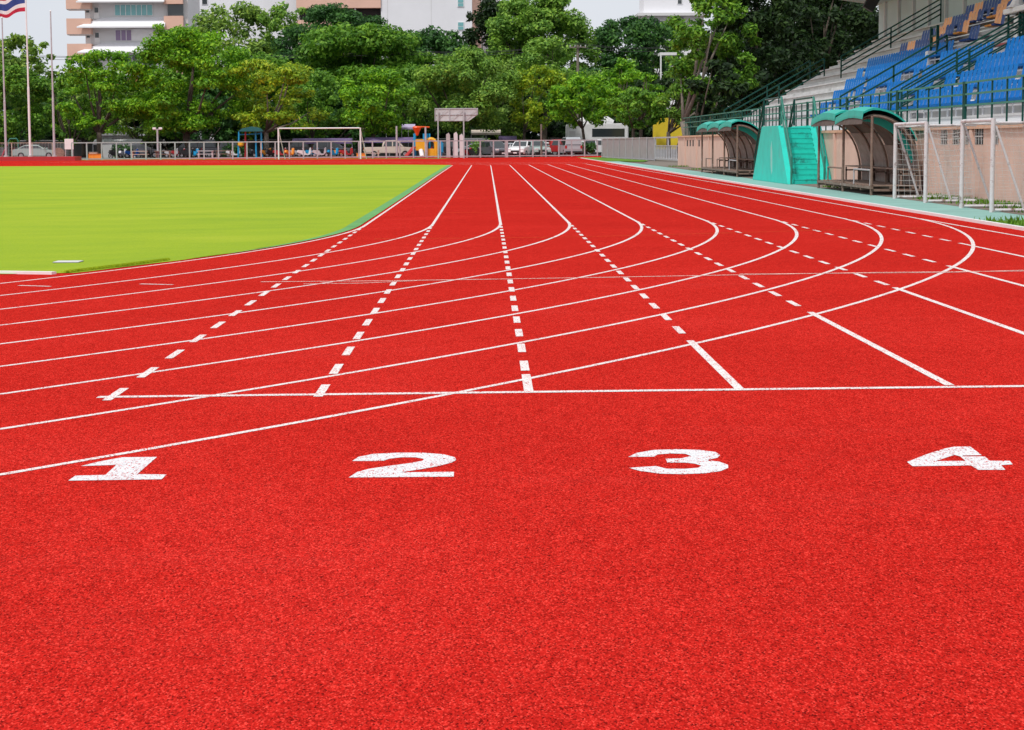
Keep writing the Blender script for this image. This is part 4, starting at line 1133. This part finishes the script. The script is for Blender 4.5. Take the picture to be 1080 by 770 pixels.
def right_block():
    Y = 345.; b = at(705, 160, Y)
    t = thing('rounded_tower_block', 'white building with a jutting upper storey seen above the trees at right of centre', 'building', (b.x, Y, 0))
    x = lambda p: at(p, 30, Y).x-b.x
    z = lambda p: at(705, p, Y).z
    MB().prism([(x(679), 0), (x(740), 0), (x(740), 10), (x(679), 10)], 'z', z(14)+.01, z(-22)).build('upper_storey', M_bwhite, t)
    MB().b2(x(672), x(745), -1.5, 10.5, z(17), z(14)).build('ledge', M_bgrey, t)
    MB().b2(x(684), x(735), .6, 9.5, 0, z(17)-.01).build('wall', M_bwhite, t)
    for k in range(3):
        dz = -k*3.4
        f = MB().b2(x(706), x(722), .5, .598, z(26)+dz, z(17.5)+dz).build('window', M_bgrey, t); MB().b2(x(707.5), x(721), .45, .498, z(25)+dz, z(18)+dz).build('pane', M_glass, f)
        f = MB().b2(x(686), x(697), .5, .598, z(27)+dz, z(20)+dz).build('window', M_white, t); MB().b2(x(687), x(696), .45, .498, z(26.4)+dz, z(20.6)+dz).build('pane', M_glass, f)
    f = MB().b2(x(714), x(719.5), -.1, -.002, z(4.5), z(-.5)).build('window', M_white, t); MB().b2(x(714.8), x(718.7), -.14, -.102, z(4), z(0)).build('pane', M_glass, f)
right_block()
b = at(705, 70, 228)
t = thing('white_canopy_frame', 'white framed canopy end peeping out of the trees by the big right tree', 'canopy', (b.x, 228, 0))
MB().b2(-.9, .9, 0, 3, b.z+1.2, b.z+1.5).build('roof', M_white, t); MB().b2(-.9, -.75, 0, .15, 0, b.z+1.199).build('post', M_white, t)

# ------------------------------------------------------------------ trees
def leaves_mesh(name, centers, radii, counts, size, mat, parent, flat=1.):
    P, Dn = [], []
    for (c, r, n) in zip(centers, radii, counts):
        u = npr.normal(size=(n, 3)); u /= np.linalg.norm(u, axis=1)[:, None]
        rad = npr.random((n, 1))**.45
        p = np.array(c)+u*rad*np.array(r); P.append(p)
        Dn.append(u*.7+np.array([0, 0, .6])+npr.normal(size=(n, 3))*.55)
    P = np.concatenate(P); D = np.concatenate(Dn); D /= np.linalg.norm(D, axis=1)[:, None]
    n = len(P); rv = npr.normal(size=(n, 3)); A = np.cross(D, rv); A /= np.linalg.norm(A, axis=1)[:, None]; B = np.cross(D, A)
    s = size*(.45+.8*npr.random((n, 1)))
    V = np.stack([P-A*s, P+B*s*.48+D*s*.12, P+A*s, P-B*s*.48+D*s*.12], 1).reshape(-1, 3)
    me = bpy.data.meshes.new(name)
    me.vertices.add(4*n); me.vertices.foreach_set('co', V.astype('f').ravel())
    me.loops.add(4*n); me.loops.foreach_set('vertex_index', np.arange(4*n, dtype='i'))
    me.polygons.add(n); me.polygons.foreach_set('loop_start', np.arange(0, 4*n, 4, dtype='i'))
    me.update(calc_edges=True); me.materials.append(mat)
    o = bpy.data.objects.new(name, me); COL.objects.link(o); o.parent = parent; return o
TG = 'trees behind the far end of the track'
def tree(label, px, Y, xl, xr, yt, yb, leaf, style='round', bark=M_bark, trunk=.22, dens=1., gx=None, lsize=.21, nclump=None, lean=0., forks=2, name='broadleaf_tree', group=TG):
    """px: trunk column; xl,xr,yt,yb: crown extent"""
    b = at(px, 160, Y); g = H(b.x, Y)-.1
    c0 = at((xl+xr)/2, (yt+yb)/2, Y); rx = (at(xr, yt, Y).x-at(xl, yt, Y).x)/2; rz_ = (at(px, yt, Y).z-at(px, yb, Y).z)/2
    t = thing(name, label, 'tree', (b.x, Y, g), 0, group)
    cx, cz = c0.x-b.x, c0.z-g; ry = min(rx*.8, 6.5)
    vol = rx*rz_; n = int((nclump or min(90, max(26, 2.4*vol**.85)))*2.)
    cs, rs, ks = [], [], []
    for i in range(n):
        th = rng.uniform(0, 2*math.pi); 
        if style == 'layer':
            zz = rng.uniform(-.95, .95); q = math.sqrt(max(.03, 1-abs(zz)**2.4))*(.25+.75*rng.random()**.6)
            cr = (rng.uniform(.16, .30)*rx, rng.uniform(.16, .30)*ry, rng.uniform(.10, .17)*rz_)
        else:
            zz = rng.uniform(-1, 1); q = math.sqrt(max(0, 1-zz*zz))*(.3+.7*rng.random()**.6)
            s = rng.uniform(.15, .30); m_ = min(rx, rz_*1.3); cr = (s*m_, s*m_, s*m_*.72)
            zz *= .86
        if i % 4 == 0:      # stray outer twigs break up the outline
            k_ = rng.uniform(.95, 1.16); q *= k_; zz *= k_ if zz > 0 else 1.; cr = tuple(v_*.55 for v_ in cr)
        cs.append((cx+rx*q*math.cos(th)*.98, ry*q*math.sin(th), cz+rz_*zz*.97)); rs.append(cr); ks.append(max(40, int(dens*170*(cr[0]*cr[2])**.8*(.26/lsize)**1.6*1.15)))
    leaves_mesh('crown', cs, rs, ks, lsize, leaf, t)
    # trunk and limbs
    h0 = max(1.2, cz-rz_*.95); tr = MB()
    top = Vector((lean*h0*.3, 0, h0))
    tr.tube([(0, 0, -.1), (lean*h0*.1, 0, h0*.4), top], [trunk*1.25, trunk, trunk*.85], 9)
    for k in range(5+forks):
        c = rng.choice(cs); c = Vector(c); m1 = top.lerp(c, .5)+Vector((rng.uniform(-.4, .4), rng.uniform(-.3, .3), -.3))
        tr.tube([top-Vector((0, 0, .15)), m1, c], [trunk*.55, trunk*.34, trunk*.1], 6)
    tr.build('trunk', bark, t, True)
    return t
# back row (far, dark, fills gaps)
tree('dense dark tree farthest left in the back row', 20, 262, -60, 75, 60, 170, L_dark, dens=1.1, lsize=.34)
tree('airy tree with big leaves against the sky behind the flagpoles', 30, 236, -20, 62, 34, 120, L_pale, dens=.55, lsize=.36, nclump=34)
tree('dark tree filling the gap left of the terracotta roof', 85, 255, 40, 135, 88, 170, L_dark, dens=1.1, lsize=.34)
tree('dark tree behind the bright layered tree, left', 160, 258, 110, 215, 80, 170, L_dark, dens=1.1, lsize=.34)
tree('pale airy tree in front of the white building, seen over the left trees', 232, 270, 188, 306, -2, 110, L_pale, dens=.62, lsize=.34, nclump=46)
tree('pale yellow green tree top right of the airy tree', 290, 268, 262, 330, 1, 90, L_olive, dens=.75, lsize=.32)
tree('dark tree behind the olive topped tree with spreading branches', 265, 250, 215, 330, 60, 170, L_dark, dens=1.1, lsize=.34)
tree('broad dark green rain tree below the peach balconies', 355, 262, 292, 422, 6, 120, L_dark, 'layer', dens=1.3, lsize=.28)
tree('broad mid green tree with layered foliage in the middle of the row', 375, 248, 296, 462, 26, 150, L_mid, 'layer', dens=1.3, lsize=.32)
tree('dark tree low below the white gable wall', 440, 264, 395, 510, 26, 150, L_dark, dens=1.1, lsize=.32)
tree('very dark blue green tree right of the white gable wall', 520, 268, 482, 570, -4, 130, L_vdark, 'layer', dens=1.3, lsize=.32)
tree('huge domed olive green rain tree, tallest in the middle', 575, 256, 512, 628, -6, 120, L_olive, 'layer', dens=1.5, lsize=.28, trunk=.35)
tree('round dark green tree right of the tall domed one', 655, 262, 618, 712, 10, 120, L_dark, dens=1.3, lsize=.3)
tree('dark tree filling the back between the utility pole and the coach', 610, 250, 560, 670, 70, 170, L_dark, dens=1.1, lsize=.34)
tree('dark tree behind the board on tall legs', 480, 250, 430, 560, 70, 170, L_dark, dens=1.2, lsize=.34)
tree('dark tree behind the purple awning', 350, 240, 300, 425, 90, 165, L_dark, dens=1.1, lsize=.34)
tree('light green tree top left of the white tower with jutting storey', 690, 275, 660, 735, 22, 90, L_mid, dens=.9, lsize=.32)
tree('dark tree low behind the yellow wall', 700, 225, 650, 760, 80, 170, L_vdark, dens=1.0, lsize=.32)
tree('mid green tree bridging the bright layered tree and the olive one, behind', 250, 236, 205, 320, 48, 150, L_mid, dens=1., lsize=.28)
tree('light green tree filling behind the goal crossbar', 425, 236, 395, 470, 66, 150, L_mid, dens=1., lsize=.28)
tree('soft green tree between the olive round one and the tall dome', 530, 236, 500, 575, 60, 150, L_pale, dens=1., lsize=.28)
tree('grey green tree behind the flagpoles and the forked tree', 88, 238, 50, 135, 70, 150, L_pale, dens=.9, lsize=.28)
tree('mid green tree behind the fresh green one above the coach', 640, 236, 600, 700, 66, 150, L_mid, dens=1., lsize=.28)
# front row
tree('dense dark green tree behind the two left flagpoles', 12, 222, -45, 60, 66, 158, L_mid, dens=1.1)
tree('small round green tree right of the bare flagpole', 75, 220, 48, 102, 72, 158, L_mid, dens=1.1)
tree('bright green tree with forked trunk left of the lamp post', 105, 214, 60, 160, 54, 142, L_bright, 'layer', dens=1.1, trunk=.3, forks=4)
tree('large bright green tree with horizontal tiers, its thick trunk near the tables', 197, 213, 128, 262, 27, 142, L_bright, 'layer', dens=1.3, trunk=.42, forks=4)
tree('small grey green tree between the two bright layered trees', 152, 224, 118, 180, 90, 155, L_pale, dens=.8)
tree('olive green tree with reddish top and spreading pale branches', 281, 212, 232, 346, 60, 140, L_yel, 'layer', barkl := M_barkl, .28, 1.0, forks=6)
tree('small mid green tree behind the football goal', 330, 224, 298, 375, 74, 150, L_mid, dens=1.0)
tree('bright yellow green tree above the right goal post', 394, 214, 344, 442, 72, 142, L_bright, dens=1.15, trunk=.25)
tree('light olive round topped tree behind the board on legs', 482, 216, 428, 548, 50, 142, L_olive, dens=1.5, trunk=.3, lsize=.2)
tree('slim yellow green tree left of the utility pole', 553, 218, 533, 600, 66, 140, L_yel, dens=1.0, trunk=.16)
tree('mid green tree reaching over the utility pole foot', 575, 226, 538, 622, 36, 120, L_olive, dens=1.1)
tree('fresh green tree above the coach with thin twin trunks', 618, 213, 578, 654, 78, 136, L_bright, dens=1.0, trunk=.16, lean=-.4)
tree('pale leaved tree with short layered crown right of the coach', 676, 210, 640, 702, 76, 128, L_bright, 'layer', dens=.95, trunk=.2, forks=5)
tree('small dark tree between the coach and the yellow wall', 668, 187, 640, 706, 92, 136, L_mid, dens=1.0, trunk=.16, forks=5)
tree('tree with yellow edged leaves at the left of the big dark tree', 705, 178, 694, 752, 30, 142, L_olive, dens=1.1, trunk=.2)
tree('huge dark leaning tree beside the far end of the grandstand', 728, 168, 700, 800, -30, 132, L_mid, dens=1.3, trunk=.34, bark=M_barkl, lean=-.6, lsize=.22, forks=5)
tree('very dark tree rising behind the end of the grandstand', 790, 172, 740, 862, -40, 128, L_vdark, dens=1.4, trunk=.35, lsize=.24)
tree('dark tree against the grandstand roof corner', 860, 180, 820, 940, -35, 110, L_vdark, dens=1.3, trunk=.3, lsize=.26)
# low shrubs under the trees
def shrub(px, Y, w, h, leaf, lab):
    b = base(px, Y); t = thing('shrub', lab, 'shrub', b, 0, 'shrubs behind the fence')
    cs = [(rng.uniform(-w, w)*.6, rng.uniform(-.5, .5), h*.5+rng.uniform(-.2, .2)*h) for _ in range(9)]
    leaves_mesh('foliage', cs, [(w*.45, .6, h*.4)]*9, [90]*9, .16, leaf, t)
    MB().tube([(0, 0, 0), (0, 0, h*.6)], [.06, .03], 6).build('stem', M_bark, t)
shrub(506, 210, 1.2, 1.9, L_olive, 'olive shrub between the board leg and the car row')
shrub(619, 206, 1.0, 1.3, L_dark, 'dark shrub at the fence end beside the corrugated metal')
shrub(128, 212, 1.4, 1.4, L_dark, 'dark shrub under the forked bright tree')
shrub(250, 211, 1.6, 1.6, L_dark, 'dark shrub left of the blue climbing frame')
shrub(360, 214, 2.0, 1.5, L_vdark, 'dark shrub behind the right half of the football goal')
t = thing('dark_backdrop', 'added dark foliage mass standing for the shade under the trees behind the cars', 'dark_backdrop', (-70, 243, 0))  # foliage added to keep the understory behind the fence dark
cs = [(rng.uniform(0, 96), rng.uniform(-1, 3), rng.uniform(.5, 5.2)) for _ in range(240)]
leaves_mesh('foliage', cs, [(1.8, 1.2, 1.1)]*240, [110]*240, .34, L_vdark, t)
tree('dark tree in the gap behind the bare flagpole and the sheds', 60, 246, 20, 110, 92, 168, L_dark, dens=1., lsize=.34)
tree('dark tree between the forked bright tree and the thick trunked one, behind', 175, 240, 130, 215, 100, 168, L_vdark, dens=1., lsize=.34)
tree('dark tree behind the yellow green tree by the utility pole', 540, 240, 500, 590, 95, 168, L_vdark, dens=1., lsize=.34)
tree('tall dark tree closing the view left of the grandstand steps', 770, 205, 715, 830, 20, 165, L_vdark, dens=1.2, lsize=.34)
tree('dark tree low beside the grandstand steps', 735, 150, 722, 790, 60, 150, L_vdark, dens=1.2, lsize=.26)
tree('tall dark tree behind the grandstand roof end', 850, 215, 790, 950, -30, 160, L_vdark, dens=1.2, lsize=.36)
tree('mid green tree filling behind the thick trunked bright tree', 188, 234, 150, 226, 52, 150, L_mid, dens=1., lsize=.28)
tree('dark tree close behind the olive tree with pale branches', 215, 232, 185, 260, 84, 165, L_dark, dens=1.1, lsize=.3)
tree('small bright green tree right of the utility pole, behind the coach', 655, 232, 628, 690, 60, 140, L_bright, dens=1., lsize=.26)
# white plate on the grass
p = gnd(72, 277)
t = tag(MB().b2(-.17, .17, -.18, .18, 0, .012).build('cover_plate', M_concl, bevel=.01, loc=(p.x, p.y, H(p.x, p.y)+.006)), 'small white plate lying on the grass near the curve', 'plate')

# ------------------------------------------------------------------ world, sun, camera
w = bpy.data.worlds.new('World'); scn.world = w; w.use_nodes = True
t = w.node_tree; bg = t.nodes['Background']
sky = t.nodes.new('ShaderNodeTexSky'); sky.sky_type = 'NISHITA'; sky.sun_disc = False
SE, SA = R(58), R(215)      # elevation, azimuth measured clockwise from +Y
sky.sun_elevation = SE; sky.sun_rotation = SA
tc = t.nodes.new('ShaderNodeTexCoord'); n = t.nodes.new('ShaderNodeTexNoise'); n.inputs['Scale'].default_value = 2.2; n.inputs['Detail'].default_value = 5
t.links.new(tc.outputs['Generated'], n.inputs['Vector'])
cl = ramp(t, n.outputs[0], [(.3, (8.1, 8.5, 9.4)), (.5, (9.2, 9.4, 9.9)), (.7, (10.0, 10.0, 10.2))])
fr = ramp(t, n.outputs[0], [(.2, (.86, .86, .86)), (.6, (.97, .97, .97))])
c = mixc(t, fr, sky.outputs[0], cl)
t.links.new(c, bg.inputs[0]); bg.inputs[1].default_value = .09
sd = bpy.data.lights.new('sun', 'SUN'); sd.energy = 2.5; sd.angle = R(6); sd.color = (1, .96, .90)
so = bpy.data.objects.new('sun', sd); COL.objects.link(so)
dv = Vector((math.sin(SA)*math.cos(SE), math.cos(SA)*math.cos(SE), math.sin(SE)))
so.rotation_euler = dv.to_track_quat('Z', 'Y').to_euler()
cd = bpy.data.cameras.new('camera'); cd.sensor_width = 36; cd.lens = F_/1080*36; cd.clip_start = .1; cd.clip_end = 4000
co = bpy.data.objects.new('camera', cd); COL.objects.link(co)
mw = Matrix((( CR.x, CU.x, -CF.x, CAM.x), (CR.y, CU.y, -CF.y, CAM.y), (CR.z, CU.z, -CF.z, CAM.z), (0, 0, 0, 1)))
co.matrix_world = mw; scn.camera = co
scn.view_settings.view_transform = 'Standard'; scn.view_settings.look = 'None'; scn.view_settings.exposure = 0; scn.view_settings.gamma = 1
scn.view_settings.use_curve_mapping = False
scn.render.engine = 'CYCLES'
scn.cycles.max_bounces = 6; scn.cycles.transparent_max_bounces = 6
